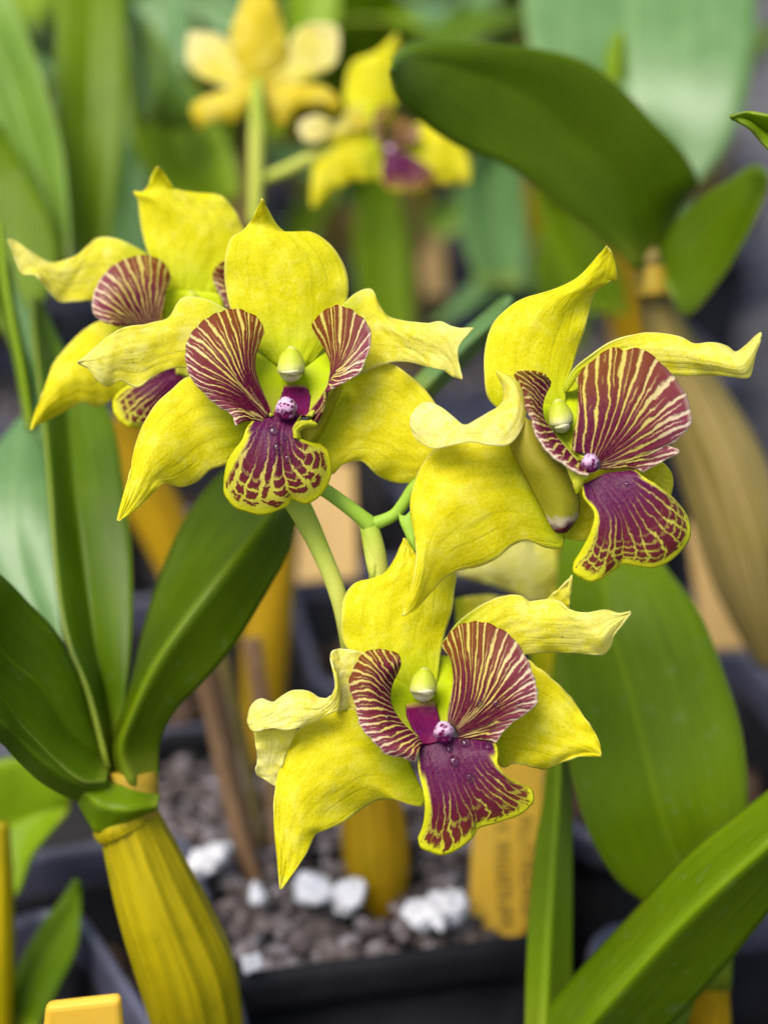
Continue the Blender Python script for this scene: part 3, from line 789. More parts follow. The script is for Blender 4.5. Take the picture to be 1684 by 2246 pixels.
lip_parts(fc, V5, ZC, dict(
    s=3.456, ball=(740, 1022, 76, 62), sc=2.6,
    lobes=[('side_lobe', [
        (600, 930, 610, 840, 640, 700, 650, 560, 655, 450, 628, 390), (680, 950, 680, 850, 700, 720, 700, 580, 690, 440, 700, 300), (740, 960, 760, 850, 790, 700, 790, 560, 775, 400, 800, 215),
        (770, 970, 810, 850, 850, 690, 870, 540, 880, 360, 905, 148), (790, 980, 840, 860, 900, 700, 940, 540, 970, 370, 1005, 170), (800, 990, 870, 870, 950, 720, 1010, 560, 1060, 390, 1110, 152),
        (805, 1000, 890, 890, 990, 750, 1080, 590, 1150, 430, 1230, 225), (808, 1005, 900, 910, 1010, 790, 1120, 660, 1210, 530, 1330, 325), (810, 1010, 910, 930, 1030, 830, 1160, 730, 1280, 620, 1440, 460),
        (812, 1015, 920, 950, 1050, 870, 1180, 790, 1310, 710, 1490, 600), (815, 1025, 930, 980, 1060, 920, 1190, 860, 1320, 790, 1503, 715), (815, 1035, 930, 1010, 1060, 970, 1170, 930, 1270, 890, 1395, 845),
        (815, 1042, 925, 1025, 1050, 990, 1160, 955, 1250, 915, 1318, 884), (815, 1050, 920, 1040, 1040, 1010, 1150, 985, 1260, 955, 1412, 935), (815, 1060, 910, 1055, 1010, 1038, 1090, 1030, 1170, 1025, 1300, 1000), (815, 1070, 900, 1070, 980, 1062, 1040, 1062, 1090, 1068, 1140, 1090)],
        lambda u, v: 30 - 40 * u * (1 - v) + 6 * u * v + 26 * np.sin(np.pi * u * 0.9) * np.sin(np.pi * v), 14, False, SL_C),
        ('side_lobe', [
        (435, 405, 425, 380, 400, 355), (430, 440, 395, 385, 330, 333), (410, 480, 345, 400, 240, 325), (390, 530, 300, 430, 168, 343), (378, 570, 305, 490, 213, 420), (375, 620, 315, 555, 244, 500),
        (385, 680, 325, 630, 250, 590), (415, 740, 365, 715, 300, 690), (455, 790, 395, 790, 320, 785), (500, 850, 445, 870, 380, 885), (550, 910, 505, 940, 450, 965), (610, 980, 585, 1010, 550, 1035), (680, 1050, 665, 1075, 640, 1090), (738, 1100, 732, 1108, 722, 1112)],
        lambda u, v: 0 + 55 * v + 30 * u, 18, False, SL_C2)],
    mids=[('mid_lobe', [
        (680, 1190, 690, 1280, 770, 1400, 750, 1530, 690, 1660, 625, 1780), (700, 1180, 740, 1300, 810, 1420, 800, 1560, 740, 1720, 622, 1850), (720, 1170, 780, 1300, 850, 1430, 850, 1590, 800, 1760, 700, 1902),
        (740, 1160, 820, 1300, 890, 1440, 900, 1600, 880, 1740, 780, 1912), (760, 1150, 850, 1290, 930, 1440, 950, 1590, 950, 1700, 915, 1824), (780, 1140, 880, 1280, 980, 1430, 1010, 1580, 1020, 1690, 990, 1780),
        (800, 1130, 920, 1270, 1030, 1420, 1090, 1580, 1110, 1700, 1110, 1795), (820, 1120, 960, 1250, 1080, 1390, 1180, 1560, 1220, 1700, 1235, 1807), (840, 1110, 990, 1220, 1120, 1350, 1250, 1510, 1320, 1640, 1355, 1742),
        (870, 1105, 1020, 1190, 1160, 1310, 1300, 1450, 1400, 1560, 1472, 1612), (920, 1100, 1060, 1160, 1190, 1250, 1310, 1350, 1400, 1430, 1484, 1490), (990, 1095, 1090, 1130, 1190, 1190, 1290, 1260, 1370, 1330, 1440, 1390), (1080, 1090, 1120, 1110, 1180, 1150, 1230, 1195, 1300, 1245, 1362, 1297)],
        lambda u, v: 40 + 34 * np.sin(np.pi * np.minimum(1, u * 0.75)) - 34 * u ** 2 * np.abs(2 * v - 1) - 14 * u ** 3 - 10 * np.exp(-((v - 0.38) / 0.06) ** 2) * u, ML_C)],
    sheets=[('lip_tube', [(245, 655, 268, 690, 305, 700), (190, 770, 260, 800, 345, 810), (138, 880, 290, 900, 430, 930), (190, 1010, 350, 1020, 560, 1040), (250, 1120, 420, 1120, 625, 1120), (310, 1240, 480, 1240, 640, 1220), (370, 1350, 520, 1350, 655, 1330), (420, 1450, 540, 1450, 642, 1420), (470, 1528, 540, 1520, 600, 1490), (500, 1545, 530, 1545, 555, 1542)],
             (20, 26, 30, 34, 32, 24, 10, -6, -20), (-10, -40, -40, -20), (0, -20, -30, -20), TUBE),
            ('lip_corner', [(560, 1040, 590, 1030, 620, 1010), (590, 1120, 640, 1100, 690, 1060), (610, 1170, 665, 1150, 738, 1102), (620, 1205, 645, 1195, 690, 1160), (640, 1250, 645, 1245, 660, 1230)],
             (52, 56, 54, 40), (-10,), (0,), FOLD),
            ('throat', [(420, 450, 530, 450, 650, 430), (378, 600, 510, 600, 648, 600), (395, 700, 510, 720, 645, 720), (460, 800, 540, 820, 615, 830), (560, 920, 600, 930, 640, 940), (640, 1010, 680, 1010, 740, 1000)],
             (-110, -70, -50, -30, 0, 24), (0, 30), (0, 20), THROAT)]))
column_parts(fc, V5, ZC, (512, 660), (102, 134), 3.456, (530, 766), (84, 40), 4, -0.18)

# ---- lower flower
ZD = 46
fdw = flower('orchid_flower', V6, (760, 760), ZD - 50, 'lowest yellow orchid flower, its left petal crumpled and folded back')
P_(fdw, 'dorsal_sepal', patch(V6, [
    (640, 690, 740, 700, 820, 680), (560, 570, 690, 570, 835, 560), (470, 510, 655, 500, 845, 490), (434, 450, 650, 430, 862, 420), (431, 370, 660, 350, 887, 340), (444, 285, 670, 280, 898, 250), (485, 228, 680, 220, 902, 188),
    (560, 207, 700, 175, 850, 160), (610, 185, 700, 140, 790, 135), (650, 130, 695, 105, 745, 112), (675, 75, 695, 70, 720, 82), (691, 38, 693, 39, 697, 42)],
    (-60, -60, -60, -60, -60, -66, -76, -80), (0, -20, -30, -30, -20, 0), (0, -20, -30, -30, -20, 0), ZD, seed=21), SEPAL_D)
P_(fdw, 'petal', [patch(V6, [
    (560, 520, 545, 600, 520, 720), (470, 500, 480, 620, 490, 748), (402, 500, 430, 620, 445, 748), (387, 530, 410, 640, 405, 748), (396, 570, 408, 650, 392, 740)],
    (-60, -56, -40, -10), (0, -10), (0, -10), ZD, seed=22, nu=24),
    patch(V6, [
    (396, 575, 412, 600, 424, 640), (412, 640, 412, 690, 418, 742), (385, 692, 385, 730, 380, 764), (345, 702, 340, 750, 330, 792), (298, 676, 285, 750, 270, 816), (240, 667, 220, 750, 205, 832),
    (190, 690, 165, 760, 150, 826), (148, 718, 120, 775, 105, 832), (98, 704, 85, 770, 74, 838), (58, 736, 55, 785, 58, 828), (44, 795, 45, 800, 47, 806)],
    (-14, 10, 24, 30, 30, 26, 20, 12), (0, -20, -34, -30, -8), (0, 0, 10, 0), ZD, seed=23, edge=0.5),
    patch(V6, [
    (70, 840, 150, 830, 250, 825), (78, 900, 150, 890, 225, 880), (86, 950, 140, 945, 198, 940), (76, 1006, 128, 1005, 182, 1000), (115, 1036, 142, 1040, 170, 1042), (148, 1060, 153, 1061, 160, 1064)],
    (6, -20, -34, -40), (-8,), (0,), ZD, seed=24, nu=24, edge=0.6)], PETAL_PALE)
P_(fdw, 'petal', [patch(V6, [
    (850, 470, 865, 510, 880, 550), (905, 395, 930, 470, 960, 545), (970, 340, 1010, 440, 1060, 540), (1040, 298, 1090, 420, 1140, 530), (1100, 278, 1150, 400, 1200, 518), (1165, 276, 1210, 400, 1270, 510),
    (1210, 301, 1265, 405, 1340, 510), (1270, 292, 1330, 410, 1410, 513), (1330, 300, 1390, 415, 1470, 519), (1372, 331, 1440, 425, 1520, 518), (1440, 347, 1490, 430, 1547, 478), (1520, 336, 1535, 400, 1560, 440), (1580, 351, 1585, 375, 1590, 398), (1627, 343, 1626, 345, 1626, 349)],
    (-60, -64, -60, -44, -20, 0, 8, 10), (0, -10, -24, -20, -6, 0), (0, -10, -16, -20, -10, 0), ZD, seed=25, edge=0.6),
    patch(V6, [(1262, 310, 1310, 320, 1372, 335), (1300, 272, 1335, 290, 1374, 310), (1345, 235, 1362, 250, 1380, 262), (1384, 192, 1384, 193, 1385, 195)], (-60, -50, -40), (0,), (0,), ZD, seed=26, nu=16, nv=10)], PETAL)
P_(fdw, 'lateral_sepal', patch(V6, [
    (680, 850, 720, 980, 775, 1100), (580, 780, 640, 960, 768, 1147), (490, 742, 560, 940, 705, 1139), (400, 752, 470, 950, 642, 1118), (320, 790, 400, 980, 575, 1124), (250, 835, 340, 1020, 512, 1160),
    (200, 920, 280, 1080, 442, 1210), (170, 1010, 240, 1150, 380, 1240), (151, 1130, 210, 1230, 325, 1264), (157, 1260, 195, 1310, 285, 1345), (168, 1370, 190, 1395, 240, 1415), (178, 1490, 180, 1490, 182, 1490)],
    (-60, -50, -24, -4, 8, 14, 18, 22, 26), (0, -20, -50, -56, -30, -10, 0), (0, -24, -50, -54, -24, -8, 0), ZD, seed=27, edge=0.3), SEPAL)
P_(fdw, 'lateral_sepal', patch(V6, [
    (960, 750, 960, 850, 980, 930), (1080, 600, 1060, 800, 1060, 960), (1180, 540, 1140, 780, 1100, 986), (1250, 580, 1210, 790, 1150, 971), (1320, 638, 1280, 810, 1210, 982), (1380, 700, 1340, 840, 1265, 994),
    (1430, 772, 1395, 870, 1330, 972), (1468, 825, 1440, 890, 1400, 946), (1492, 870, 1475, 910, 1460, 941), (1504, 936, 1505, 938, 1505, 940)],
    (-60, -60, -50, -40, -34, -30, -24, -20), (0, -20, -30, -20, 0), (0, -20, -34, -20, 0), ZD, seed=28, edge=0.6), SEPAL)
SL_D = side_lobe_mat('side_lobe_stripes_bold', 19)
SL_D2 = side_lobe_mat('side_lobe_stripes_curled', 19)
ML_D = mid_lobe_mat('mid_lobe_stripes', 15, 0.44, 0.945, 3.0, 0.05, 0.7)
lip_parts(fdw, V7, ZD, dict(
    s=3.607, ball=(840, 962, 90, 66), sc=3.0,
    lobes=[('side_lobe', [
        (490, 440, 500, 400, 478, 345), (470, 490, 455, 410, 400, 320), (445, 540, 400, 440, 300, 310), (425, 590, 340, 470, 205, 345), (415, 640, 300, 510, 160, 410), (413, 690, 280, 570, 100, 540),
        (420, 740, 280, 650, 110, 640), (440, 790, 300, 740, 145, 740), (475, 845, 340, 820, 165, 840), (510, 890, 370, 890, 190, 920), (555, 935, 420, 950, 250, 990), (600, 975, 480, 1010, 330, 1070), (640, 1010, 540, 1060, 390, 1130), (655, 1035, 590, 1090, 500, 1152), (662, 1062, 640, 1110, 620, 1187)],
        lambda u, v: 10 + 40 * v + 22 * np.sin(np.pi * u) + 14 * u, 19, False, SL_D2),
        ('side_lobe', [
        (865, 880, 880, 780, 910, 640, 920, 500, 900, 380, 828, 285), (890, 890, 920, 780, 950, 640, 960, 500, 935, 360, 878, 193), (910, 900, 970, 790, 1010, 640, 1010, 480, 990, 320, 960, 118), (920, 910, 1000, 800, 1050, 650, 1065, 490, 1060, 320, 1060, 90),
        (930, 920, 1020, 810, 1085, 670, 1120, 510, 1140, 340, 1150, 90), (935, 930, 1040, 820, 1120, 690, 1180, 540, 1220, 380, 1262, 130), (940, 940, 1060, 830, 1160, 710, 1240, 570, 1300, 430, 1380, 212), (945, 950, 1075, 850, 1190, 740, 1290, 620, 1370, 510, 1492, 375),
        (950, 960, 1090, 870, 1210, 780, 1320, 690, 1420, 610, 1552, 530), (955, 970, 1095, 895, 1220, 820, 1330, 750, 1440, 690, 1577, 650), (960, 980, 1090, 920, 1210, 860, 1320, 800, 1420, 765, 1562, 750), (960, 990, 1080, 950, 1180, 910, 1270, 875, 1340, 855, 1430, 848), (960, 1005, 1060, 985, 1140, 960, 1220, 940, 1280, 920, 1345, 915), (960, 1030, 1040, 1020, 1100, 1015, 1160, 1020, 1210, 1025, 1248, 1042)],
        lambda u, v: 36 - 44 * u * (1 - v) + 14 * u * v + 24 * np.sin(np.pi * u * 0.9) * np.sin(np.pi * v), 17, False, SL_D)],
    mids=[('mid_lobe', [
        (640, 1080, 640, 1250, 680, 1430, 695, 1560, 680, 1690, 646, 1800), (670, 1060, 695, 1260, 740, 1440, 760, 1580, 740, 1720, 670, 1872), (700, 1045, 750, 1260, 800, 1450, 820, 1600, 800, 1750, 760, 1912), (740, 1030, 800, 1260, 860, 1450, 890, 1600, 890, 1740, 850, 1926),
        (780, 1015, 850, 1250, 920, 1440, 960, 1580, 980, 1700, 955, 1876), (830, 1005, 900, 1240, 980, 1420, 1030, 1540, 1060, 1640, 1052, 1802), (870, 1005, 945, 1230, 1030, 1400, 1080, 1500, 1100, 1600, 1110, 1710), (910, 1005, 985, 1210, 1080, 1370, 1160, 1460, 1230, 1550, 1272, 1667),
        (960, 1008, 1025, 1190, 1120, 1330, 1220, 1430, 1320, 1520, 1435, 1606), (1020, 1005, 1068, 1160, 1150, 1290, 1260, 1390, 1380, 1470, 1530, 1532), (1090, 1008, 1120, 1140, 1190, 1260, 1300, 1350, 1410, 1430, 1543, 1462), (1160, 1015, 1175, 1125, 1230, 1230, 1310, 1320, 1400, 1385, 1512, 1413), (1240, 1030, 1268, 1120, 1264, 1200, 1290, 1278, 1350, 1333, 1430, 1380)],
        lambda u, v: 34 + 12 * np.minimum(1, u * 6) + 28 * np.sin(np.pi * np.minimum(1, u * 0.8)) - 36 * u ** 2 * np.abs(2 * v - 1) - 10 * u ** 3 - 9 * np.exp(-((v - 0.5) / 0.06) ** 2) * u, ML_D)],
    sheets=[('throat', [(480, 380, 700, 350, 925, 370), (405, 560, 680, 560, 925, 560), (412, 740, 660, 740, 905, 740), (495, 880, 680, 880, 885, 860), (620, 1000, 740, 1000, 900, 940)],
             (-110, -70, -50, -30, 10), (-10, 40, 40), (-10, 40, 40), THROAT),
            ('column_foot', [(542, 740, 650, 725, 768, 710), (548, 820, 660, 810, 792, 800), (575, 890, 690, 890, 810, 880), (620, 980, 720, 980, 840, 960), (650, 1060, 740, 1050, 860, 1020)],
             (-34, -22, 0, 30, 44), (8,), (8,), FOOT)]))
column_parts(fdw, V7, ZD, (680, 578), (116, 138), 3.607, (692, 668), (106, 50), 12, 0.06)

# ---- back left flower, partly covered
ZA = -300
fa = flower('orchid_flower', V1, (1220, 1000), ZA - 50, 'yellow orchid flower at the left, half hidden behind the squarely facing one')
P_(fa, 'dorsal_sepal', patch(V1, [
    (1100, 960, 1220, 960, 1360, 960), (1050, 800, 1220, 820, 1450, 820), (970, 650, 1230, 660, 1540, 660), (930, 520, 1230, 520, 1590, 520), (908, 390, 1200, 420, 1560, 430), (898, 290, 1150, 350, 1510, 340),
    (870, 240, 1100, 290, 1440, 268), (925, 240, 1080, 230, 1350, 253), (965, 195, 1050, 180, 1235, 286), (985, 140, 1040, 130, 1140, 225), (1005, 100, 1032, 100, 1065, 120), (1027, 73, 1030, 73, 1034, 75)],
    (-50, -50, -44, -40, -40, -40, -20, 0), (0, -30, -30, 0), (0, -30, -30, -10), ZA, seed=31), SEPAL_D)
P_(fa, 'petal', patch(V1, [
    (1010, 680, 1000, 760, 990, 850), (900, 608, 880, 760, 850, 930), (790, 553, 760, 740, 720, 945), (690, 534, 650, 730, 600, 944), (605, 555, 550, 740, 490, 950), (535, 625, 470, 770, 388, 954),
    (450, 675, 390, 780, 325, 895), (350, 700, 310, 760, 270, 820), (270, 675, 240, 730, 225, 776), (170, 605, 160, 680, 148, 774), (90, 553, 105, 640, 112, 700), (48, 547, 58, 565, 72, 585)],
    (-60, -70, -60, -40, -20, -10, 0), (0, -10, -30, -20, 0), (0, 0, 20, 0), ZA, seed=32), PETAL)
P_(fa, 'lateral_sepal', patch(V1, [
    (900, 1150, 950, 1300, 950, 1420), (760, 1090, 830, 1300, 860, 1500), (650, 1080, 720, 1320, 760, 1570), (560, 1130, 630, 1350, 690, 1612), (480, 1200, 550, 1390, 620, 1636), (400, 1290, 470, 1430, 545, 1603),
    (345, 1365, 400, 1490, 470, 1635), (310, 1460, 345, 1560, 390, 1680), (265, 1575, 285, 1640, 310, 1720), (222, 1700, 230, 1735, 240, 1755), (198, 1786, 200, 1787, 203, 1788)],
    (-60, -40, -14, 0, 10, 20, 30), (0, -30, -50, -20, 0), (0, -30, -40, -30, 0), ZA, seed=33), SEPAL)
P_(fa, 'lateral_sepal', patch(V1, [
    (1350, 1200, 1340, 1300, 1320, 1400), (1450, 1150, 1440, 1300, 1400, 1450), (1560, 1150, 1540, 1320, 1500, 1500), (1640, 1220, 1620, 1380, 1600, 1520), (1700, 1350, 1690, 1420, 1680, 1500), (1740, 1460, 1742, 1462, 1744, 1464)],
    (-60, -50, -50, -50), (0, -20, 0), (0, -20, 0), ZA, seed=34), SEPAL)
SL_A = side_lobe_mat('side_lobe_stripes_back', 14)
lip_parts(fa, V1, ZA, dict(
    s=2.9625, ball=(1130, 1180, 60, 50), sc=1.5,
    lobes=[('side_lobe', [
        (1030, 1085, 1060, 980, 1072, 890, 1112, 800), (1010, 1090, 1020, 960, 1040, 840, 1062, 703), (990, 1095, 980, 950, 980, 810, 960, 653), (970, 1100, 940, 950, 900, 820, 850, 666), (950, 1105, 890, 970, 820, 850, 748, 713),
        (930, 1108, 850, 1000, 760, 900, 668, 790), (910, 1110, 820, 1030, 720, 950, 620, 880), (890, 1112, 800, 1060, 700, 1010, 603, 970), (870, 1115, 780, 1085, 700, 1060, 622, 1042), (850, 1120, 790, 1110, 740, 1100, 700, 1093)],
        lambda u, v: 20 - 30 * u * (1 - v) + 30 * u * v + 20 * np.sin(np.pi * u), 14, False, SL_A),
        ('side_lobe', [
        (1520, 720, 1490, 700, 1455, 682), (1525, 790, 1460, 760, 1398, 735), (1530, 850, 1460, 820, 1382, 795), (1530, 900, 1470, 880, 1412, 865), (1535, 960, 1490, 950, 1450, 945), (1540, 1020, 1510, 1010, 1480, 1000)],
        lambda u, v: 0 + 10 * u, 10, False, side_lobe_mat('side_lobe_stripes_sliver', 8))],
    mids=[('mid_lobe', [
        (1150, 1360, 1020, 1410, 880, 1475, 790, 1530, 740, 1600), (1160, 1400, 1030, 1460, 910, 1530, 820, 1600, 748, 1672), (1170, 1420, 1050, 1500, 940, 1590, 860, 1680, 800, 1737), (1180, 1440, 1080, 1540, 990, 1640, 930, 1720, 880, 1766),
        (1200, 1460, 1130, 1580, 1070, 1680, 1020, 1740, 970, 1772), (1230, 1470, 1190, 1600, 1150, 1700, 1120, 1750, 1080, 1762)],
        lambda u, v: 40 + 30 * np.sin(np.pi * np.minimum(1, u * 0.8)) - 30 * u ** 2 * np.abs(2 * v - 1), mid_lobe_mat('mid_lobe_blotches_back', 9, 0.34, 0.86, 5.0))],
    sheets=[('throat', [(1060, 880, 1220, 880, 1440, 900), (1060, 1020, 1230, 1030, 1450, 1030), (1080, 1160, 1240, 1180, 1440, 1160), (1120, 1300, 1240, 1320, 1400, 1300), (1150, 1420, 1230, 1440, 1320, 1420)], (-40, -40, -30, 10, 34), (20,), (20,), THROAT)]))
column_parts(fa, V1, ZA, (1245, 960), (70, 84), 2.9625, (1248, 1010), (60, 36), 6)

# ---- flower behind the lower one, seen only in pieces
ZE = -760
fe = flower('orchid_flower', V6, (1250, 400), ZE - 50, 'out of focus pale yellow orchid flower peeping out between the right and the lowest flower')
P_(fe, 'lateral_sepal', patch(V6, [(1310, 40, 1322, 150, 1326, 260), (1230, 50, 1240, 180, 1255, 310), (1150, 55, 1140, 160, 1140, 262), (1040, 120, 1035, 180, 1040, 225), (900, 180, 903, 186, 906, 192)], (-20, 0, 10, 20), (-20,), (-20,), ZE, seed=41), PETAL_PALE)
P_(fe, 'petal', patch(V6, [(1190, 300, 1205, 440, 1220, 600), (1270, 260, 1285, 450, 1300, 680), (1325, 250, 1340, 450, 1345, 650), (1350, 330, 1362, 460, 1362, 600), (1368, 440, 1369, 460, 1370, 480)], (-30, -20, -20), (-10,), (-10,), ZE, seed=42), SEPAL)
P_(fe, 'dorsal_sepal', patch(V6, [(900, 290, 905, 350, 905, 420), (950, 281, 960, 340, 960, 400), (1030, 274, 1050, 330, 1050, 380), (1110, 285, 1130, 320, 1150, 360), (1190, 300, 1195, 310, 1200, 330)], (220, 210, 200), (0,), (0,), ZE, seed=43), PETAL)

# ---- stalks of the front spike
st = empty('flower_stalk', P(*V8(450, 1160), -90), 'green branching flower stalk between the centre, right and lowest flowers', 'flower stalk')


def SP(parent, nm, parts, mat):
    Vv, F, U = join_parts(parts if isinstance(parts, list) else [parts])
    o = mesh_obj(nm, Vv - np.array(parent.location), F, mat, None, U)
    o.parent = parent
    return o


def zt(V, pts, zs, hw, **k):
    A = np.asarray(pts, float)
    x, y = V(A[:, 0], A[:, 1])
    t = np.linspace(0, 1, len(A))
    return tube(P(x, y, key(zs, t)), key(hw, t) * PX, **k)


SP(st, 'rachis', zt(V8, [(230, 330), (330, 385), (430, 455), (520, 525), (565, 565)], (-70, -80, -90), (17, 16, 17, 21)), STALK2)
SP(st, 'pedicel', zt(V8, [(545, 565), (600, 552), (680, 515), (730, 455), (790, 370), (900, 300)], (-90, -84, -70, -60), (18, 14, 14, 15)), STALK2)
SP(st, 'pedicel', zt(V8, [(560, 545), (570, 600), (588, 680), (600, 760), (612, 850), (640, 950)], (-90, -90, -100, -100), (18, 22, 23, 18)), STALK)
SP(st, 'pedicel', zt(V8, [(140, 380), (200, 450), (260, 560), (320, 690), (380, 830), (420, 960), (446, 1090), (470, 1250), (520, 1500), (580, 1800)], (-70, -86, -100, -110, -140, -300, -700), (30, 27, 22, 20, 18, 18, 18)), STALK)
o = SP(st, 'bract', patch(V8, [(705, 505, 735, 520, 765, 490), (712, 545, 745, 560, 780, 540), (738, 605, 765, 612, 795, 605), (758, 650, 776, 655, 795, 655), (778, 690, 784, 692, 790, 694)], (-60, -50, -46, -50), (-10,), (-6,), 0, nu=24, nv=12, ruffle=1), STALK2)
thick(o, 6 * PX)
o = SP(st, 'bract', patch(V8, [(515, 560, 530, 600, 540, 580), (528, 640, 555, 650, 600, 640), (545, 740, 575, 740, 612, 700), (560, 800, 580, 800, 595, 790), (575, 830, 578, 832, 582, 834)], (-80, -76, -76, -84), (-10,), (-6,), 0, nu=24, nv=12, ruffle=1), STALK)
thick(o, 5 * PX)

# ---- flowers out of focus at the top
ZF = float(zd(0.305))
GB = 'blurred flowers on the spike behind'
ff = flower('orchid_flower', V9, (450, 430), ZF, 'blurred golden orchid flower at the top, seen from behind on its pale stalk', GB)
PETAL_FAR = petal_mat('petal_far', (0.80, 0.70, 0.05), (0.88, 0.80, 0.22), pale_tip=0.8, pale=(0.92, 0.84, 0.48), green=(0.78, 0.60, 0.03))
GOLD = petal_mat('sepal_gold_back', (0.76, 0.59, 0.010), (0.83, 0.67, 0.03), green=(0.70, 0.56, 0.03), pale=(0.88, 0.80, 0.30))
P_(ff, 'dorsal_sepal', patch(V9, [(390, 470, 450, 480, 530, 470), (330, 330, 450, 360, 600, 330), (305, 200, 450, 230, 598, 200), (325, 110, 450, 120, 578, 100), (365, 20, 450, 20, 545, 10), (395, -70, 450, -75, 510, -70), (440, -150, 450, -155, 460, -150)], (0, 20, 30, 20, -20), (-30,), (-30,), ZF, seed=51), GOLD)
P_(ff, 'petal', patch(V9, [(450, 420, 430, 460, 420, 500), (370, 330, 330, 400, 300, 470), (310, 240, 240, 320, 190, 430), (230, 180, 160, 280, 105, 380), (150, 170, 105, 240, 75, 320), (90, 170, 82, 185, 74, 210)], (0, -20, -30, -40), (0,), (0,), ZF, seed=52), PETAL_FAR)
P_(ff, 'petal', patch(V9, [(470, 420, 490, 460, 500, 500), (560, 330, 610, 400, 650, 450), (630, 200, 700, 300, 770, 400), (690, 140, 790, 230, 870, 330), (780, 120, 840, 170, 890, 240), (860, 130, 870, 145, 885, 165)], (0, -20, -30, -40), (0,), (0,), ZF, seed=53), PETAL_FAR)
P_(ff, 'lateral_sepal', patch(V9, [(420, 430, 420, 500, 410, 580), (330, 470, 330, 550, 330, 650), (220, 500, 230, 570, 240, 650), (130, 540, 150, 600, 180, 660), (95, 590, 115, 640, 150, 690), (140, 690, 150, 700, 160, 710)], (0, 10, 0, -30), (-20,), (-20,), ZF, seed=54), GOLD)
P_(ff, 'lateral_sepal', patch(V9, [(480, 430, 500, 540, 520, 660), (570, 440, 580, 550, 590, 660), (690, 450, 690, 520, 680, 580), (800, 460, 800, 520, 790, 580), (880, 520, 870, 560, 850, 600), (905, 590, 900, 595, 895, 600)], (0, 10, 0, -30), (-20,), (-20,), ZF, seed=55), GOLD)
o = SP(ff, 'pedicel', zt(V9, [(450, 420), (448, 560), (445, 700), (442, 850), (440, 1030), (436, 1200)], (ZF + 60, ZF + 30, ZF + 20), (16, 24, 25, 24, 22, 20)), STALK)

fg = flower('orchid_flower', V9, (1080, 750), ZF, 'blurred yellow orchid flower with a purple lip, tucked under the big overhanging leaf', GB)
P_(fg, 'dorsal_sepal', patch(V9, [(980, 700, 1060, 700, 1140, 680), (920, 560, 1050, 570, 1190, 560), (925, 430, 1070, 440, 1220, 440), (960, 330, 1090, 340, 1220, 330), (1080, 280, 1140, 280, 1210, 280), (1150, 220, 1180, 220, 1215, 230), (1190, 180, 1195, 180, 1200, 182)], (0, 0, 10, 10, 20), (-30,), (-30,), ZF, seed=61), SEPAL_D)
P_(fg, 'petal', patch(V9, [(1040, 640, 1040, 660, 1040, 690), (960, 570, 940, 630, 930, 690), (880, 650, 860, 690, 830, 720), (770, 620, 750, 690, 740, 760), (680, 640, 670, 690, 690, 740)], (20, 30, 40, 40), (0,), (0,), ZF, seed=62), PETAL_FAR)
P_(fg, 'lateral_sepal', patch(V9, [(1100, 700, 1110, 800, 1110, 960), (980, 690, 1000, 830, 1030, 960), (860, 710, 900, 850, 960, 960), (790, 790, 830, 900, 890, 1000), (750, 890, 780, 980, 830, 1040), (735, 1100, 750, 1105, 765, 1105)], (0, 10, 10, 20), (-20,), (-20,), ZF, seed=63), SEPAL)
P_(fg, 'lateral_sepal', patch(V9, [(1200, 700, 1200, 800, 1220, 900), (1310, 660, 1320, 800, 1330, 960), (1430, 690, 1430, 830, 1420, 980), (1530, 770, 1510, 880, 1480, 980), (1585, 880, 1570, 930, 1540, 980), (1590, 960, 1580, 975, 1570, 980)], (-10, -10, -20, -20), (-20,), (-20,), ZF, seed=64), SEPAL)
lip_parts(fg, V9, ZF, dict(s=2.44, ball=(1160, 800, 26, 60), sc=1.0,
    lobes=[('side_lobe', [(1150, 800, 1110, 700, 1170, 560), (1145, 800, 1100, 720, 1110, 560), (1140, 800, 1090, 730, 1075, 620), (1135, 800, 1095, 760, 1075, 700), (1130, 800, 1110, 780, 1100, 770)], lambda u, v: 40 + 20 * u, 8, False, SL_B2),
           ('side_lobe', [(1170, 780, 1170, 700, 1160, 620), (1180, 780, 1210, 690, 1220, 630), (1190, 780, 1250, 700, 1310, 680), (1200, 790, 1260, 740, 1315, 730), (1205, 800, 1260, 770, 1300, 760)], lambda u, v: 20 + 10 * u, 8, False, SL_B2)],
    mids=[('mid_lobe', [(1130, 810, 1100, 880, 1095, 950), (1150, 815, 1130, 920, 1150, 1010), (1170, 820, 1190, 930, 1240, 1025), (1190, 820, 1250, 920, 1320, 1010), (1210, 815, 1310, 890, 1390, 970), (1220, 800, 1330, 850, 1410, 900)], lambda u, v: 60 + 10 * u, mid_lobe_mat('mid_lobe_blotches_far', 9, 0.6, 1.0, 4.0, 0.05))]))
SP(fg, 'pedicel', zt(V9, [(1000, 800), (850, 800), (720, 850), (600, 910), (470, 960)], (ZF - 20, ZF - 10, ZF), (18, 18, 20, 18)), STALK)


# ------------------------------------------------------------------ leaves and canes
def leaf(parent, rows, d, fold, mat, z_l=0.0, z_r=0.0, t=0.0008, seed=0, V=VF, nu=40, nv=20, name='leaf', ruf=0.0012):
    R = np.asarray(rows, float).reshape(len(rows), -1, 2)
    A = spline(spline(R, nv, 1), nu, 0)
    u, v = np.meshgrid(np.linspace(0, 1, nu), np.linspace(0, 1, nv), indexing='ij')
    w = 2 * v - 1
    dd = key(d, u) + fold * (1 - np.abs(w)) ** 1.3 * np.minimum(1, 4 * (1 - u)) + np.where(w < 0, -w * z_l, w * z_r)
    dd = dd + ruf * wob(u, v, seed + 100, 1.6, 0.8) * np.abs(w)
    x, y = V(A[..., 0], A[..., 1])
    Vv, F, U = grid_mesh(P(x, y, zd(dd)))
    o = mesh_obj(name, Vv - np.array(parent.location), F, mat, None, U)
    o.parent = parent
    m = thick(o, t)
    return o


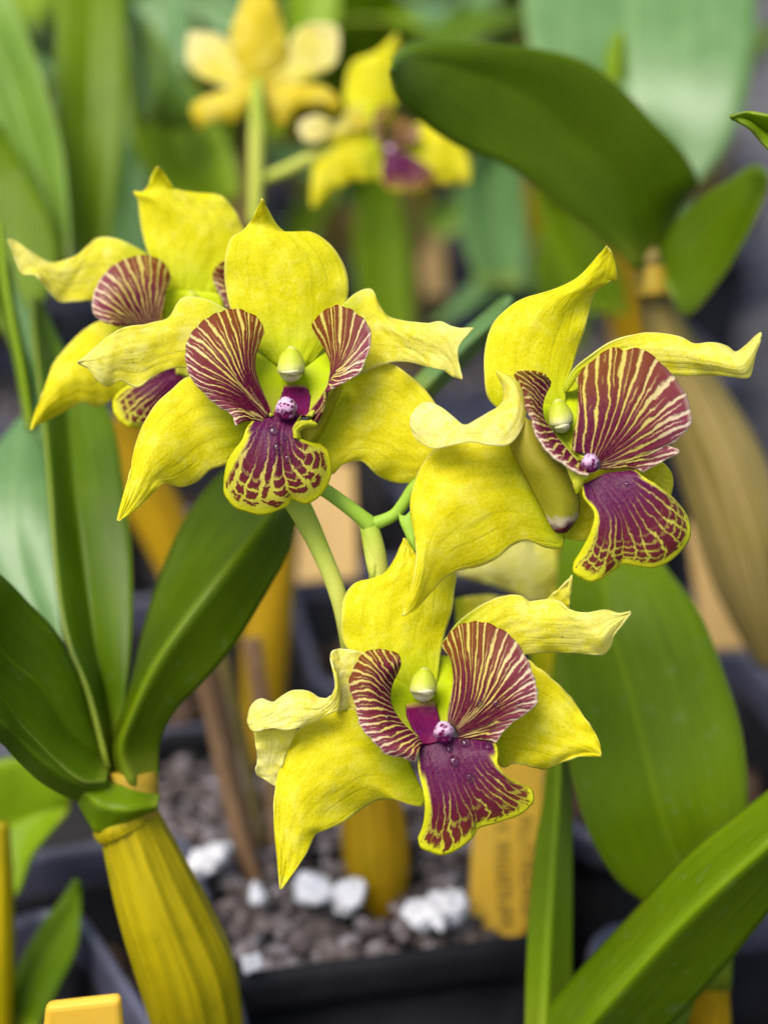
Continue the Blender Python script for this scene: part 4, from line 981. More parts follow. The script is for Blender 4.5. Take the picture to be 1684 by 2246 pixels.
def cane(parent, pts, d, hw, mat, name='cane', V=VF, **k):
    return SP(parent, name, ptube(V, pts, d, hw, **k), mat)


def plant(px, py, d, label, group='orchid plants among the pots'):
    x, y = VF(px, py)
    return empty('orchid_plant', P(x, y, zd(d)), label, 'orchid plant', group)


# front left plant
pl = plant(400, 2212, 0.23, 'orchid plant at the left with a ribbed olive cane under spreading dark leaves')
cane(pl, [(268, 1735), (284, 1790), (306, 1850), (336, 1930), (364, 2000), (402, 2100), (428, 2212), (450, 2330)], (0.222, 0.224, 0.228, 0.238), (62, 70, 80, 92, 100, 106, 98, 84), CANE, ribs=13, rib=0.022, n=130, seg=70)
cane(pl, [(288, 1668), (289, 1690), (290, 1725), (288, 1760)], (0.2215,), (52, 55, 54, 50), NODE, 'node')
cane(pl, [(255, 1752), (262, 1764), (270, 1778), (277, 1792)], (0.2222,), (58, 70, 73, 70), CANE, 'cane_ring', n=40)
leaf(pl, [(345, 1722, 340, 1740, 330, 1752), (300, 1712, 285, 1748, 262, 1784), (262, 1700, 240, 1745, 212, 1796), (225, 1690, 212, 1735, 196, 1778), (190, 1670, 180, 1705, 172, 1735)], (0.2185, 0.2165, 0.2165, 0.2165, 0.217), -0.0012, LEAF_MID, 0.002, 0.0025, name='sheath', ruf=0.0003)
leaf(pl, [(232, 1660, 248, 1650, 262, 1640), (190, 1500, 225, 1500, 272, 1500), (150, 1400, 205, 1400, 283, 1400), (128, 1300, 190, 1290, 287, 1290), (115, 1180, 175, 1170, 283, 1170), (106, 1050, 160, 1050, 268, 1050), (95, 930, 150, 930, 248, 930), (80, 800, 130, 800, 215, 850), (70, 700, 100, 720, 140, 760), (70, 640, 80, 650, 95, 670)],
     (0.224, 0.228, 0.236, 0.25, 0.262), 0.004, LEAF_DARK, -0.003, 0.002, seed=1)
leaf(pl, [(95, 1390, 120, 1400, 140, 1420), (-20, 1250, 60, 1260, 131, 1310), (-60, 1130, 30, 1130, 121, 1190), (-50, 1040, 30, 1030, 108, 1070), (0, 960, 45, 950, 98, 990), (50, 900, 62, 895, 85, 920)], (0.245, 0.255, 0.27), 0.003, LEAF_PALE, 0.004, 0, seed=2)
leaf(pl, [(245, 1610, 238, 1650, 230, 1690), (215, 1560, 195, 1620, 180, 1690), (175, 1480, 140, 1570, 120, 1650), (120, 1370, 80, 1480, 60, 1590), (60, 1305, 20, 1430, 0, 1530), (0, 1245, -40, 1360, -60, 1480), (-80, 1190, -110, 1290, -130, 1400)], (0.221, 0.216, 0.21, 0.20), 0.004, LEAF_DARK, 0.008, -0.004, seed=3)
leaf(pl, [(245, 1660, 235, 1705, 225, 1745), (180, 1650, 165, 1690, 160, 1725), (110, 1600, 100, 1650, 95, 1690), (50, 1555, 45, 1600, 40, 1640), (0, 1515, 0, 1560, 0, 1600), (-60, 1465, -60, 1510, -60, 1560)], (0.2205, 0.213, 0.207, 0.198), -0.0025, LEAF_DARK, 0.003, 0.003, seed=4)
leaf(pl, [(236, 1705, 285, 1695, 340, 1695), (238, 1640, 262, 1620, 345, 1600), (252, 1570, 285, 1545, 380, 1530), (285, 1460, 335, 1440, 430, 1480), (315, 1350, 400, 1345, 500, 1400), (347, 1250, 470, 1255, 562, 1300), (393, 1140, 530, 1180, 617, 1200), (460, 1045, 585, 1110, 644, 1110), (540, 985, 620, 1040, 662, 1040), (620, 950, 640, 965, 655, 975)],
     (0.221, 0.219, 0.219, 0.222, 0.228, 0.236), -0.0035, LEAF_FOLD, 0.012, 0.0015, seed=5)

# right plant with the overhanging leaf
pr = plant(1690, 1420, 0.30, 'orchid plant at the right with a long dry-sheathed cane and one big overhanging leaf')
cane(pr, [(1398, 545), (1408, 600), (1432, 700), (1490, 850), (1556, 1000), (1604, 1150), (1640, 1280), (1690, 1420)], (0.274, 0.28, 0.287, 0.292, 0.298), (24, 34, 46, 72, 92, 96, 84, 58), CANE_SHEATH, ribs=15, rib=0.02, n=90, seg=60)
cane(pr, [(1402, 580), (1404, 610), (1407, 640)], (0.276,), (38, 41, 40), NODE, 'node')
leaf(pr, [(1425, 570, 1398, 580, 1370, 580), (1470, 440, 1390, 500, 1310, 515), (1505, 393, 1360, 430, 1230, 460), (1472, 325, 1310, 360, 1150, 395), (1410, 262, 1240, 300, 1080, 350), (1340, 190, 1170, 240, 1010, 325), (1260, 132, 1090, 190, 950, 290), (1150, 105, 1010, 160, 905, 255), (1030, 95, 945, 140, 875, 230), (930, 90, 890, 130, 856, 200), (878, 100, 862, 130, 847, 165), (850, 130, 848, 140, 846, 150)],
     (0.270, 0.262, 0.254, 0.246, 0.238, 0.234), 0.006, LEAF_UNDER, 0.010, -0.002, seed=6)
leaf(pr, [(1400, 600, 1418, 605, 1440, 605), (1430, 520, 1460, 560, 1480, 682), (1500, 440, 1530, 500, 1547, 615), (1570, 395, 1590, 430, 1607, 520), (1625, 360, 1635, 390, 1648, 430), (1655, 368, 1656, 374, 1660, 380)], (0.273, 0.268, 0.262, 0.258), 0.004, LEAF_UNDER, 0.006, 0, seed=7)

# lower right plant
pb = plant(1560, 2212, 0.245, 'orchid plant at the lower right, one broad mid-green leaf standing behind the lowest flower')
leaf(pb, [(1515, 2140, 1545, 2140, 1575, 2140), (1440, 1990, 1520, 1990, 1585, 1990), (1335, 1905, 1470, 1890, 1604, 1850), (1268, 1790, 1430, 1770, 1614, 1720), (1230, 1650, 1395, 1640, 1600, 1580), (1210, 1500, 1360, 1500, 1560, 1450), (1203, 1380, 1320, 1370, 1507, 1320), (1203, 1260, 1300, 1250, 1432, 1220), (1210, 1180, 1280, 1160, 1380, 1130), (1240, 1090, 1290, 1080, 1330, 1070)],
     (0.240, 0.236, 0.232, 0.234, 0.238, 0.246, 0.258), 0.003, LEAF_MID, 0.001, 0.004, seed=8)
cane(pb, [(1548, 1990), (1546, 2070), (1540, 2130), (1535, 2190), (1530, 2300)], (0.243, 0.246, 0.25), (34, 32, 36, 44, 50), CANE_GOLD, ribs=7, rib=0.05, n=40)
leaf(pb, [(1400, 2260, 1420, 2270, 1450, 2280), (1420, 2150, 1450, 2170, 1490, 2190), (1450, 2100, 1475, 2110, 1505, 2130), (1490, 2070, 1500, 2075, 1512, 2085)], (0.236, 0.238), 0.002, LEAF_MID, 0.001, 0.001, seed=9)
pd = plant(1170, 2260, 0.225, 'orchid leaf blades at the lower right, one crossing diagonally in front of the broad leaf')
leaf(pd, [(1130, 2265, 1200, 2300, 1300, 2340), (1215, 2143, 1300, 2180, 1432, 2228), (1390, 1953, 1455, 2010, 1562, 2088), (1500, 1838, 1565, 1905, 1642, 1988), (1660, 1713, 1695, 1790, 1725, 1882), (1780, 1620, 1800, 1680, 1820, 1740)], (0.226, 0.219, 0.214, 0.210, 0.206), -0.006, LEAF_MID, 0.008, 0.007, seed=10)
leaf(pd, [(1136, 2270, 1172, 2270, 1232, 2270), (1142, 2050, 1183, 2050, 1233, 2050), (1158, 1850, 1195, 1850, 1233, 1850), (1178, 1720, 1204, 1720, 1231, 1720), (1188, 1600, 1208, 1600, 1227, 1600), (1196, 1450, 1208, 1450, 1218, 1450), (1203, 1380, 1207, 1380, 1210, 1380)], (0.231, 0.233, 0.237, 0.242, 0.248), -0.003, LEAF_BRIGHT, 0.001, 0.003, seed=11)

# top left plant
pt = plant(190, 560, 0.33, 'tall orchid leaves out of focus in the upper left corner')
leaf(pt, [(100, 570, 122, 570, 152, 570), (60, 480, 118, 480, 149, 470), (0, 380, 90, 380, 142, 370), (-40, 280, 58, 280, 129, 290), (-70, 160, 18, 160, 92, 165), (-90, 60, -20, 60, 54, 60), (-110, -60, -50, -60, 10, -60)], (0.292, 0.296, 0.30, 0.31), 0.006, LEAF_FRESH, 0.004, 0.0, seed=12)
leaf(pt, [(170, 570, 195, 570, 235, 570), (140, 450, 192, 450, 250, 450), (124, 300, 192, 300, 265, 300), (120, 150, 195, 150, 270, 150), (124, 0, 200, 0, 268, 0), (140, -150, 200, -150, 255, -150), (190, -280, 200, -280, 215, -280)], (0.305, 0.31, 0.32, 0.34), 0.005, LEAF_MID, 0.002, 0.004, seed=13)
leaf(pt, [(0, 720, 20, 720, 45, 720), (-40, 610, 10, 620, 100, 640), (-60, 520, 0, 540, 128, 560), (-60, 430, -10, 450, 110, 480), (-60, 340, -20, 350, 60, 380), (-40, 250, -30, 255, 0, 270)], (0.285, 0.288, 0.292), 0.003, LEAF_MID, 0, 0.003, seed=14)
leaf(pt, [(10, 560, 14, 560, 18, 560), (8, 640, 18, 640, 40, 640), (16, 720, 40, 720, 110, 740), (45, 800, 80, 800, 190, 830), (70, 880, 110, 890, 235, 910), (90, 960, 120, 960, 240, 980)], (0.27, 0.268, 0.266), 0.003, LEAF_TEAL, 0, 0.003, seed=15)
leaf(pt, [(60, 930, 68, 930, 78, 930), (38, 800, 48, 800, 60, 800), (16, 690, 26, 690, 36, 690), (2, 580, 8, 580, 16, 580), (-8, 480, -4, 480, 4, 480)], (0.25, 0.252, 0.256), -0.002, LEAF_BRIGHT, 0.001, 0.001, seed=16)
pu = plant(480, 420, 0.37, 'blurred bright green leaves left of the golden flower seen from behind')
leaf(pu, [(440, 460, 470, 450, 520, 420), (340, 400, 410, 370, 508, 350), (285, 310, 370, 270, 480, 280), (272, 220, 335, 190, 430, 200), (270, 120, 312, 110, 370, 120), (278, 30, 295, 30, 318, 40)], (0.345, 0.35, 0.36), 0.008, LEAF_BRIGHT, 0, 0.002, seed=17)
leaf(pu, [(300, 280, 320, 260, 360, 280), (285, 180, 345, 170, 440, 260), (278, 100, 330, 110, 400, 180), (275, 40, 300, 60, 340, 110), (272, 0, 280, 10, 300, 30)], (0.338, 0.34), -0.004, LEAF_FRESH, 0.003, 0.003, seed=18)
leaf(pu, [(250, 600, 280, 600, 330, 600), (240, 480, 280, 480, 330, 480), (250, 380, 285, 380, 320, 380), (262, 300, 280, 300, 300, 300)], (0.36, 0.36), 0.003, LEAF_TEAL, 0.002, 0.002, seed=19)
leaf(pu, [(640, 160, 660, 170, 690, 160), (620, 80, 665, 90, 720, 80), (625, 0, 670, 0, 735, 0), (650, -80, 690, -80, 730, -80)], (0.40, 0.41), 0.004, LEAF_BRIGHT, 0.002, 0.002, seed=20)
leaf(pu, [(350, -30, 370, -40, 400, -50), (420, 20, 440, 0, 460, -30), (480, 70, 500, 40, 520, 10), (520, 90, 530, 80, 540, 70)], (0.42, 0.41), 0.004, LEAF_PALE, 0.002, 0.002, seed=21)

# big pale leaf behind
pp = plant(1440, 600, 0.36, 'very broad pale blue-green orchid leaf with water marks in the upper right corner')
leaf(pp, [(1390, 600, 1420, 600, 1450, 600), (1330, 450, 1400, 450, 1480, 440), (1230, 330, 1380, 330, 1562, 330), (1170, 230, 1365, 230, 1607, 230), (1145, 120, 1360, 120, 1627, 120), (1130, 0, 1362, 0, 1634, 0), (1130, -120, 1365, -120, 1620, -120), (1200, -300, 1350, -320, 1500, -300)], (0.335, 0.33, 0.332, 0.345, 0.37), 0.010, LEAF_PALE, 0.006, 0.002, seed=22)
leaf(pp, [(1310, 175, 1330, 180, 1352, 175), (1308, 130, 1330, 130, 1354, 130), (1322, 90, 1335, 88, 1350, 92), (1334, 66, 1337, 64, 1340, 66)], (0.318, 0.318), -0.002, LEAF_BRIGHT, 0.002, 0.002, seed=23)
leaf(pp, [(1040, 620, 1080, 620, 1130, 620), (1000, 520, 1070, 520, 1140, 520), (990, 430, 1060, 420, 1130, 400), (1010, 360, 1060, 350, 1110, 340), (1050, 300, 1070, 290, 1090, 290)], (0.40, 0.40), 0.006, LEAF_TEAL, 0.002, 0.002, seed=24)
leaf(pp, [(1290, 680, 1320, 680, 1360, 680), (1210, 580, 1270, 570, 1340, 590), (1170, 480, 1230, 470, 1300, 500), (1150, 400, 1180, 400, 1220, 420)], (0.36, 0.36), 0.005, LEAF_MID, 0.003, 0.003, seed=25)

# single blades near the rim of the picture
ps = plant(900, 840, 0.24, 'thin green leaf tip pointing up right between the centre and right flowers')
leaf(ps, [(890, 830, 910, 845, 930, 860), (985, 733, 1003, 750, 1022, 768), (1050, 678, 1066, 694, 1082, 708), (1083, 650, 1094, 660, 1104, 669), (1102, 642, 1104, 644, 1106, 648)], (0.24, 0.238, 0.236), -0.002, LEAF_TEAL, 0.002, 0.002, seed=26)
pe = plant(1760, 340, 0.2, 'sharp little green leaf tip entering at the right edge of the picture')
leaf(pe, [(1720, 255, 1722, 318, 1724, 380), (1659, 247, 1659, 285, 1659, 320), (1612, 241, 1616, 258, 1620, 276), (1577, 250, 1579, 252, 1581, 255)], (0.203, 0.202, 0.2), 0.003, LEAF_BRIGHT, 0.0, 0.0, seed=27, t=0.0005)
pm = plant(960, 700, 0.43, 'blurred pale folded leaf in the gap above the thin leaf tip')
leaf(pm, [(930, 700, 950, 700, 965, 690), (1000, 635, 1025, 650, 1062, 665), (1055, 565, 1090, 592, 1152, 625), (1080, 530, 1100, 545, 1135, 575)], (0.42, 0.43), -0.004, LEAF_PALE, 0.003, 0.003, seed=28)

leaf(pm, [(800, 760, 840, 760, 890, 760), (775, 640, 830, 640, 890, 640), (765, 530, 825, 530, 885, 520), (780, 420, 820, 420, 860, 420), (805, 350, 812, 350, 820, 350)], (0.46, 0.46), 0.006, LEAF_MID, 0.003, 0.003, seed=41)
leaf(pm, [(1180, 760, 1215, 760, 1260, 760), (1160, 660, 1215, 655, 1275, 650), (1150, 570, 1210, 560, 1270, 550), (1170, 490, 1205, 480, 1240, 480)], (0.44, 0.44), 0.006, LEAF_MID, 0.003, 0.003, seed=42)
leaf(pm, [(560, 620, 600, 600, 650, 600), (600, 520, 640, 500, 690, 500), (650, 430, 690, 420, 730, 420), (720, 350, 740, 350, 760, 350)], (0.50, 0.50), 0.006, LEAF_BRIGHT, 0.003, 0.003, seed=43)
leaf(pm, [(900, 480, 930, 500, 960, 520), (980, 420, 1010, 440, 1040, 460), (1060, 380, 1080, 395, 1100, 410), (1120, 345, 1126, 350, 1132, 356)], (0.47, 0.47), 0.006, LEAF_FRESH, 0.003, 0.003, seed=44)

# lower left plant
pw = plant(10, 2260, 0.26, 'orchid plant at the lower left edge with a pale leaf and a small dark shoot')
leaf(pw, [(158, 1712, 152, 1738, 140, 1762), (100, 1658, 90, 1760, 70, 1850), (40, 1638, 40, 1780, 40, 1932), (-20, 1650, -10, 1800, 0, 1950), (-80, 1700, -60, 1800, -50, 1900)], (0.262, 0.262), 0.005, LEAF_BRIGHT, 0.002, 0, seed=29)
leaf(pw, [(20, 2230, 45, 2240, 70, 2250), (40, 2100, 80, 2120, 125, 2140), (92, 2000, 125, 2020, 163, 2060), (138, 1940, 155, 1960, 174, 1990), (165, 1900, 168, 1903, 172, 1908)], (0.258, 0.258), 0.003, LEAF_DARK, 0.003, 0.001, seed=30)
cane(pw, [(2, 1780), (6, 1900), (8, 2050), (8, 2260)], (0.25, 0.253, 0.26), (18, 22, 24, 22), CANE, ribs=7, rib=0.05, n=40)

# canes standing in the pots
pn = plant(815, 2010, 0.285, 'bare golden and dry brown orchid canes standing in the black pot below the flowers')
cane(pn, [(800, 1640), (806, 1740), (815, 1850), (818, 1940), (812, 2060)], (0.272, 0.276, 0.282), (40, 66, 72, 58, 30), CANE_GOLD, ribs=9, rib=0.05, n=44)
cane(pn, [(425, 1400), (462, 1560), (497, 1720), (540, 1870), (605, 2010), (640, 2060)], (0.28, 0.282, 0.286), (20, 19, 18, 17, 15), CANE_DRY, ribs=5, rib=0.06, n=40)
cane(pn, [(452, 1390), (486, 1560), (520, 1720), (560, 1870), (612, 2000), (640, 2050)], (0.286, 0.287, 0.289), (10, 11, 11, 10, 9), CANE_DRY, ribs=5, rib=0.06, n=40)
cane(pn, [(545, 1380), (568, 1540), (588, 1700), (606, 1860), (622, 1990), (632, 2050)], (0.286, 0.288, 0.29), (20, 20, 18, 15, 12), CANE_DRY, ribs=5, rib=0.06, n=40)
cane(pn, [(480, 1420), (520, 1580), (552, 1740), (585, 1900), (600, 2020)], (0.292, 0.292, 0.292), (14, 15, 13, 10, 8), CANE_SHEATH, ribs=5, rib=0.06, n=40)
cane(pn, [(590, 1150), (585, 1260), (575, 1400), (570, 1520), (566, 1650), (570, 1800)], (0.315, 0.317, 0.32), (44, 52, 52, 46, 38, 30), CANE_GOLD, ribs=9, rib=0.05, n=44)
pc = plant(380, 1300, 0.335, 'blurred slanting golden cane behind the tip of the centre flower')
cane(pc, [(250, 900), (300, 1030), (350, 1130), (395, 1230), (430, 1330), (450, 1420)], (0.325, 0.33, 0.335), (52, 58, 56, 46, 36), CANE_GOLD, ribs=9, rib=0.05, n=44)
py_ = plant(1205, 1700, 0.27, 'thin blurred yellow cane behind the tip of the right petal of the lowest flower')
cane(py_, [(1200, 1120), (1203, 1250), (1206, 1400), (1208, 1520), (1206, 1680)], (0.262,), (14, 17, 17, 16), CANE_GOLD, ribs=5, rib=0.05)


# ------------------------------------------------------------------ pots, tags, growing medium
RIM = 0.09


def rsq(a, r, n=7):
    """rounded square outline"""
    out = []
    for k, (sx, sy) in enumerate(((1, 1), (-1, 1), (-1, -1), (1, -1))):
        for i in range(n):
            t = math.pi / 2 * (k + i / (n - 1))
            out.append((sx * (a - r) + r * math.cos(t), sy * (a - r) + r * math.sin(t)))
    return np.array(out)


def loft(sections):
    """closed rings (half width, corner radius, height)"""
    Q = []
    for a, r, z in sections:
        o = rsq(a, r)
        o = np.concatenate([o, o[:1]])
        Q.append(np.column_stack([o, np.full(len(o), z)]))
    return grid_mesh(np.array(Q))


half = 0.031
pw_v, pw_f, pw_u = loft([(half * 0.02, half * 0.01, 0.0), (half * 0.74, 0.008, 0.0), (half * 0.76, 0.008, 0.003), (half * 0.93, 0.008, RIM - 0.008), (half * 0.90, 0.008, RIM - 0.009), (half * 0.72, 0.008, 0.006), (half * 0.02, half * 0.01, 0.006)])
rm_v, rm_f, rm_u = loft([(half * 0.935, 0.008, RIM - 0.0075), (half * 0.985, 0.0085, RIM - 0.0075), (half * 1.0, 0.009, RIM - 0.005), (half * 1.0, 0.009, RIM - 0.002), (half * 0.985, 0.0085, RIM), (half * 0.95, 0.008, RIM + 0.0003), (half * 0.925, 0.0075, RIM - 0.0015), (half * 0.915, 0.0075, RIM - 0.0085)])
wall_me = mesh_obj('pot_wall', pw_v, pw_f, POT, None, pw_u)
rim_me = mesh_obj('pot_rim', rm_v, rm_f, POT_RIM_SHEEN, None, rm_u)


def stones(n, a, z, smin, smax, seed, flat=0.75, heap=0.0):
    """loose chips heaped inside a pot of half width a"""
    r = np.random.default_rng(seed)
    import bmesh
    bm = bmesh.new()
    bmesh.ops.create_icosphere(bm, subdivisions=1, radius=1.0)
    base = np.array([v.co[:] for v in bm.verts]); tri = [tuple(v.index for v in f.verts) for f in bm.faces]
    bm.free()
    V, F = [], []
    for i in range(n):
        s = r.uniform(smin, smax)
        q = base * (1 + r.normal(0, 0.20, (len(base), 1))) * r.uniform(0.6, 1.1, 3) * s
        t = r.uniform(0, 6.28); c, e = math.cos(t), math.sin(t)
        q = q @ np.array([[c, -e, 0], [e, c, 0], [0, 0, flat]])
        xx, yy = r.uniform(-a, a, 2)
        q += [xx, yy, z + r.uniform(-0.003, 0.002) + heap * (1 - (xx * xx + yy * yy) / (2 * a * a + 1e-12))]
        F += [tuple(j + 12 * i for j in f) for f in tri]
        V.append(q)
    return np.concatenate(V), F


mv, mf = stones(420, half * 0.88, RIM - 0.006, 0.0008, 0.0026, 5, 0.9, 0.003)
kv, kf = stones(420, half * 0.88, RIM - 0.0065, 0.0012, 0.0036, 15, 0.7, 0.004)
chip_me = mesh_obj('growing_medium', mv, mf, CHIP, None, None)
bv, bf = stones(150, half * 0.80, RIM - 0.022, 0.003, 0.006, 6)
bark_me = mesh_obj('growing_medium', bv, bf, BARK, None, None)
fill_me = mesh_obj('growing_medium', kv, kf, plain_mat('medium_fibre', (0.05, 0.038, 0.032), (0.20, 0.165, 0.155), 260, 0.9, 0.2, 0, 0.8, 500, 0.001), None, None)
for o in (wall_me, rim_me, chip_me, bark_me, fill_me):
    COL.objects.unlink(o)


def pot(x, y, yaw, label, bark=False, group='black nursery pots standing in rows', z=0.0, scale=(1, 1), matt=False):
    t = empty('plant_pot', (x, y, z), label, 'plant pot', group)
    t.rotation_euler.z = yaw
    t.scale = (scale[0], scale[1], 1)
    for src in (wall_me, rim_me) + ((bark_me,) if bark else (chip_me, fill_me)):
        c = src.copy()
        COL.objects.link(c)
        c.parent = t
        if matt and src is rim_me:
            c.data = src.data.copy()
            c.data.materials[0] = POT_RIM_MATT
        if src in (bark_me, chip_me, fill_me):
            c['kind'] = 'stuff'
    return t


# pot below the flowers: its front rim runs through these two pixels
a, b = G(571, 2150, RIM), G(1152, 2072, RIM)
ux = (b - a); ux[2] = 0; ux /= np.linalg.norm(ux)
uy = np.array([-ux[1], ux[0], 0])
yaw0 = math.atan2(ux[1], ux[0])
HX, HY = 0.0385, 0.0390
cN = a - ux * 0.0205 + ux * HX + uy * HY
pot(cN[0], cN[1], yaw0, 'black square pot directly below the flowers, holding white stones and an orange tag', scale=(HX / half, HY / half), matt=True)
pitch = 2 * half + 0.010
ROW = 2.0


def grid_pot(i, j, label, bark=False, group='black nursery pots standing in rows'):
    c = cN + ux * pitch * i + uy * pitch * j
    return pot(c[0], c[1], yaw0 + random.uniform(-0.03, 0.03), label, bark, group)


def corner_pot(px, py, sx, sy, dyaw, label, bark=True):
    """a pot whose rim passes through a pixel: sx, sy say which side of it that point is"""
    c = G(px, py, RIM) - ux * half * sx - uy * half * sy
    return pot(c[0], c[1], yaw0 + dyaw, label, bark)


corner_pot(1625, 1985, 0, 1, 0.0, 'black square pot at the lower right under the diagonal leaf')
corner_pot(1600, 1812, 0, -1, 0.02, 'black square pot behind the broad leaf at the lower right')
corner_pot(200, 1850, 0.3, 1, 0.10, 'black pot with a sheen-tinted rim at the lower left behind the small dark shoot')
corner_pot(232, 2090, 0.75, 0.75, 0.35, 'pot with a rounded sheen-tinted rim above the yellow tag at the bottom left')
corner_pot(330, 1610, 0.4, -1, 0.0, 'black square pot left of the dry brown canes')
corner_pot(1000, 1490, 0.0, -1, 0.0, 'black square pot behind the orange tag')
far = 'rows of pots far behind the flowers'
for j in range(2, 9):
    for i in range(-4, 5):
        if abs(i) <= 0.9 + j * 0.45:
            grid_pot(i * 1.03 + random.uniform(-0.05, 0.05), j * 1.05 + 0.35, 'dark blurred pot in the rows far behind the flowers', j % 2 == 0, far)


def slab(name, corners, d, t, mat, label, cat, V=VF, lines=None, bevel=0.0006):
    """a flat plastic strip: corners (tl, tr, br, bl) in pixels, a depth for each"""
    A = np.asarray(corners, float)
    x, y = V(A[:, 0], A[:, 1])
    q = P(x, y, zd(np.asarray(d, float)))
    ex = q[1] - q[0]; ey = q[3] - q[0]
    n = np.cross(ex, ey); n /= np.linalg.norm(n)
    if np.dot(n, CAMN - q[0]) < 0:
        n = -n
    c0 = q.mean(0)
    Vv = np.concatenate([q + n * t / 2, q - n * t / 2]) - c0
    o = mesh_obj(name, Vv, [(0, 1, 2, 3), (7, 6, 5, 4), (0, 4, 5, 1), (1, 5, 6, 2), (2, 6, 7, 3), (3, 7, 4, 0)], mat, None, None, False)
    o.location = Vector(c0)
    m = o.modifiers.new('edge', 'BEVEL'); m.width = bevel; m.segments = 3
    tag(o, label, cat)
    if lines:
        X = Vector(ex).normalized(); Y = -Vector(ey).normalized(); Z = Vector(n)
        for txt, fx, fy0, size in lines:
            cu = bpy.data.curves.new('lettering', 'FONT')
            cu.body = txt
            cu.size = size
            cu.extrude = 0.00004
            tmp = bpy.data.objects.new('lettering', cu)
            COL.objects.link(tmp)
            me = bpy.data.meshes.new_from_object(tmp.evaluated_get(bpy.context.evaluated_depsgraph_get()))
            bpy.data.objects.remove(tmp)
            ob = bpy.data.objects.new('lettering', me)
            COL.objects.link(ob)
            me.materials.clear(); me.materials.append(INK)
            # letters run down the strip: their baseline points down, their tops to the right
            org = Vector(q[0] + ex * fx + ey * fy0 + n * (t / 2 + 0.00006)) - Vector(c0)
            M4 = Matrix.Identity(4)
            for k2, ax in enumerate((-Y, X, Z)):
                for r2 in range(3):
                    M4[r2][k2] = ax[r2]
            M4.translation = org
            ob.parent = o
            ob.matrix_local = M4
    return o


slab('plant_tag', [(1030, 1560), (1186, 1545), (1152, 2062), (1008, 2082)], (0.2745, 0.2745, 0.270, 0.270), 0.0012, TAGM, 'orange plastic plant tag with faded lettering standing in the pot below the lowest flower', 'plant tag',
     lines=[('AUTREASMINE', 0.62, 0.40, 0.0040), ('X RIGIDUM', 0.30, 0.42, 0.0036)])
slab('plant_tag', [(100, 2168), (262, 2150), (275, 2300), (84, 2320)], (0.208, 0.208, 0.212, 0.212), 0.002, TAGM, 'yellow plastic plant tag with rounded corner at the bottom left edge', 'plant tag', bevel=0.0009)
slab('plant_tag', [(655, 1000), (765, 1000), (775, 1250), (640, 1262)], (0.352, 0.352, 0.346, 0.346), 0.0012, TAN, 'blurred tan plant tag behind the green stalk left of the lowest flower', 'plant tag')
slab('plant_tag', [(1480, 1130), (1590, 1120), (1630, 1400), (1520, 1408)], (0.345, 0.345, 0.34, 0.34), 0.0012, TAN, 'blurred tan plant tag under the dry-sheathed cane at the right', 'plant tag')
slab('plant_tag', [(890, 475), (950, 470), (970, 640), (915, 645)], (0.50, 0.50, 0.495, 0.495), 0.0012, TAN, 'small blurred tan plant tag in the gap above the right petal of the centre flower', 'plant tag')

# white pumice lying on top of the medium of the front pot
for k, (px, py, s, lab) in enumerate([
        (452, 1880, 0.0050, 'white pumice stone left of the dry brown canes'), (565, 1960, 0.0026, 'small pumice chip between the dry brown canes'),
        (690, 1950, 0.0046, 'white pumice stone below the long tip of the lowest flower'), (765, 1965, 0.0036, 'smaller white pumice stone touching the golden cane'),
        (930, 2005, 0.0044, 'white pumice stone right of the golden cane'), (985, 1990, 0.0050, 'largest white pumice stone beside the orange tag'),
        (545, 2118, 0.0026, 'white pumice chip at the foot of the olive cane')]):
    v, f = stones(1, 0.0, 0.0, 1.0, 1.0001, 140 + k, 0.85)
    c = G(px, py, RIM + 0.003)
    o = mesh_obj('pumice_stone', v * s * 1.2, f, PUMICE)
    o.location = Vector(c)
    m = o.modifiers.new('round', 'SUBSURF'); m.levels = m.render_levels = 3
    tx = bpy.data.textures.new('pitted', 'CLOUDS'); tx.noise_scale = 0.0022; tx.noise_depth = 3
    m = o.modifiers.new('rough', 'DISPLACE'); m.texture = tx; m.strength = 0.0042; m.mid_level = 0.55; m.texture_coords = 'GLOBAL'
    tag(o, lab, 'stone', 'white pumice stones in the front pot')

# ------------------------------------------------------------------ bench and plants far behind
bench = mesh_obj('bench', [(-8, -1.5, 0), (8, -1.5, 0), (8, 12, 0), (-8, 12, 0)], [(0, 1, 2, 3)], BENCH, None, None, False)
tag(bench, kind='structure')


def leaf3d(parent, base, az, ln, wd, lift, droop, mat, seed):
    t = np.linspace(0, 1, 8)
    el = lift - droop * t ** 1.5
    hd = np.array([math.cos(az), math.sin(az), 0])
    side = np.array([-math.sin(az), math.cos(az), 0])
    c = np.zeros((8, 3))
    for i in range(1, 8):
        c[i] = c[i - 1] + ln / 7 * (hd * math.cos(el[i]) + np.array([0, 0, 1]) * math.sin(el[i]))
    w = wd * np.sin(np.pi * np.clip(t * 0.9 + 0.08, 0, 1)) ** 0.7
    nrm = np.array([0, 0, 1.0])
    L = c + side * w[:, None] + nrm * w[:, None] * 0.35
    R = c - side * w[:, None] + nrm * w[:, None] * 0.35
    Q = spline(spline(np.stack([L, c, R], 1), 9, 1), 20, 0) + base
    Vv, F, U = grid_mesh(Q)
    o = mesh_obj('leaf', Vv - np.array(parent.location), F, mat, None, U)
    o.parent = parent
    thick(o, 0.0009)


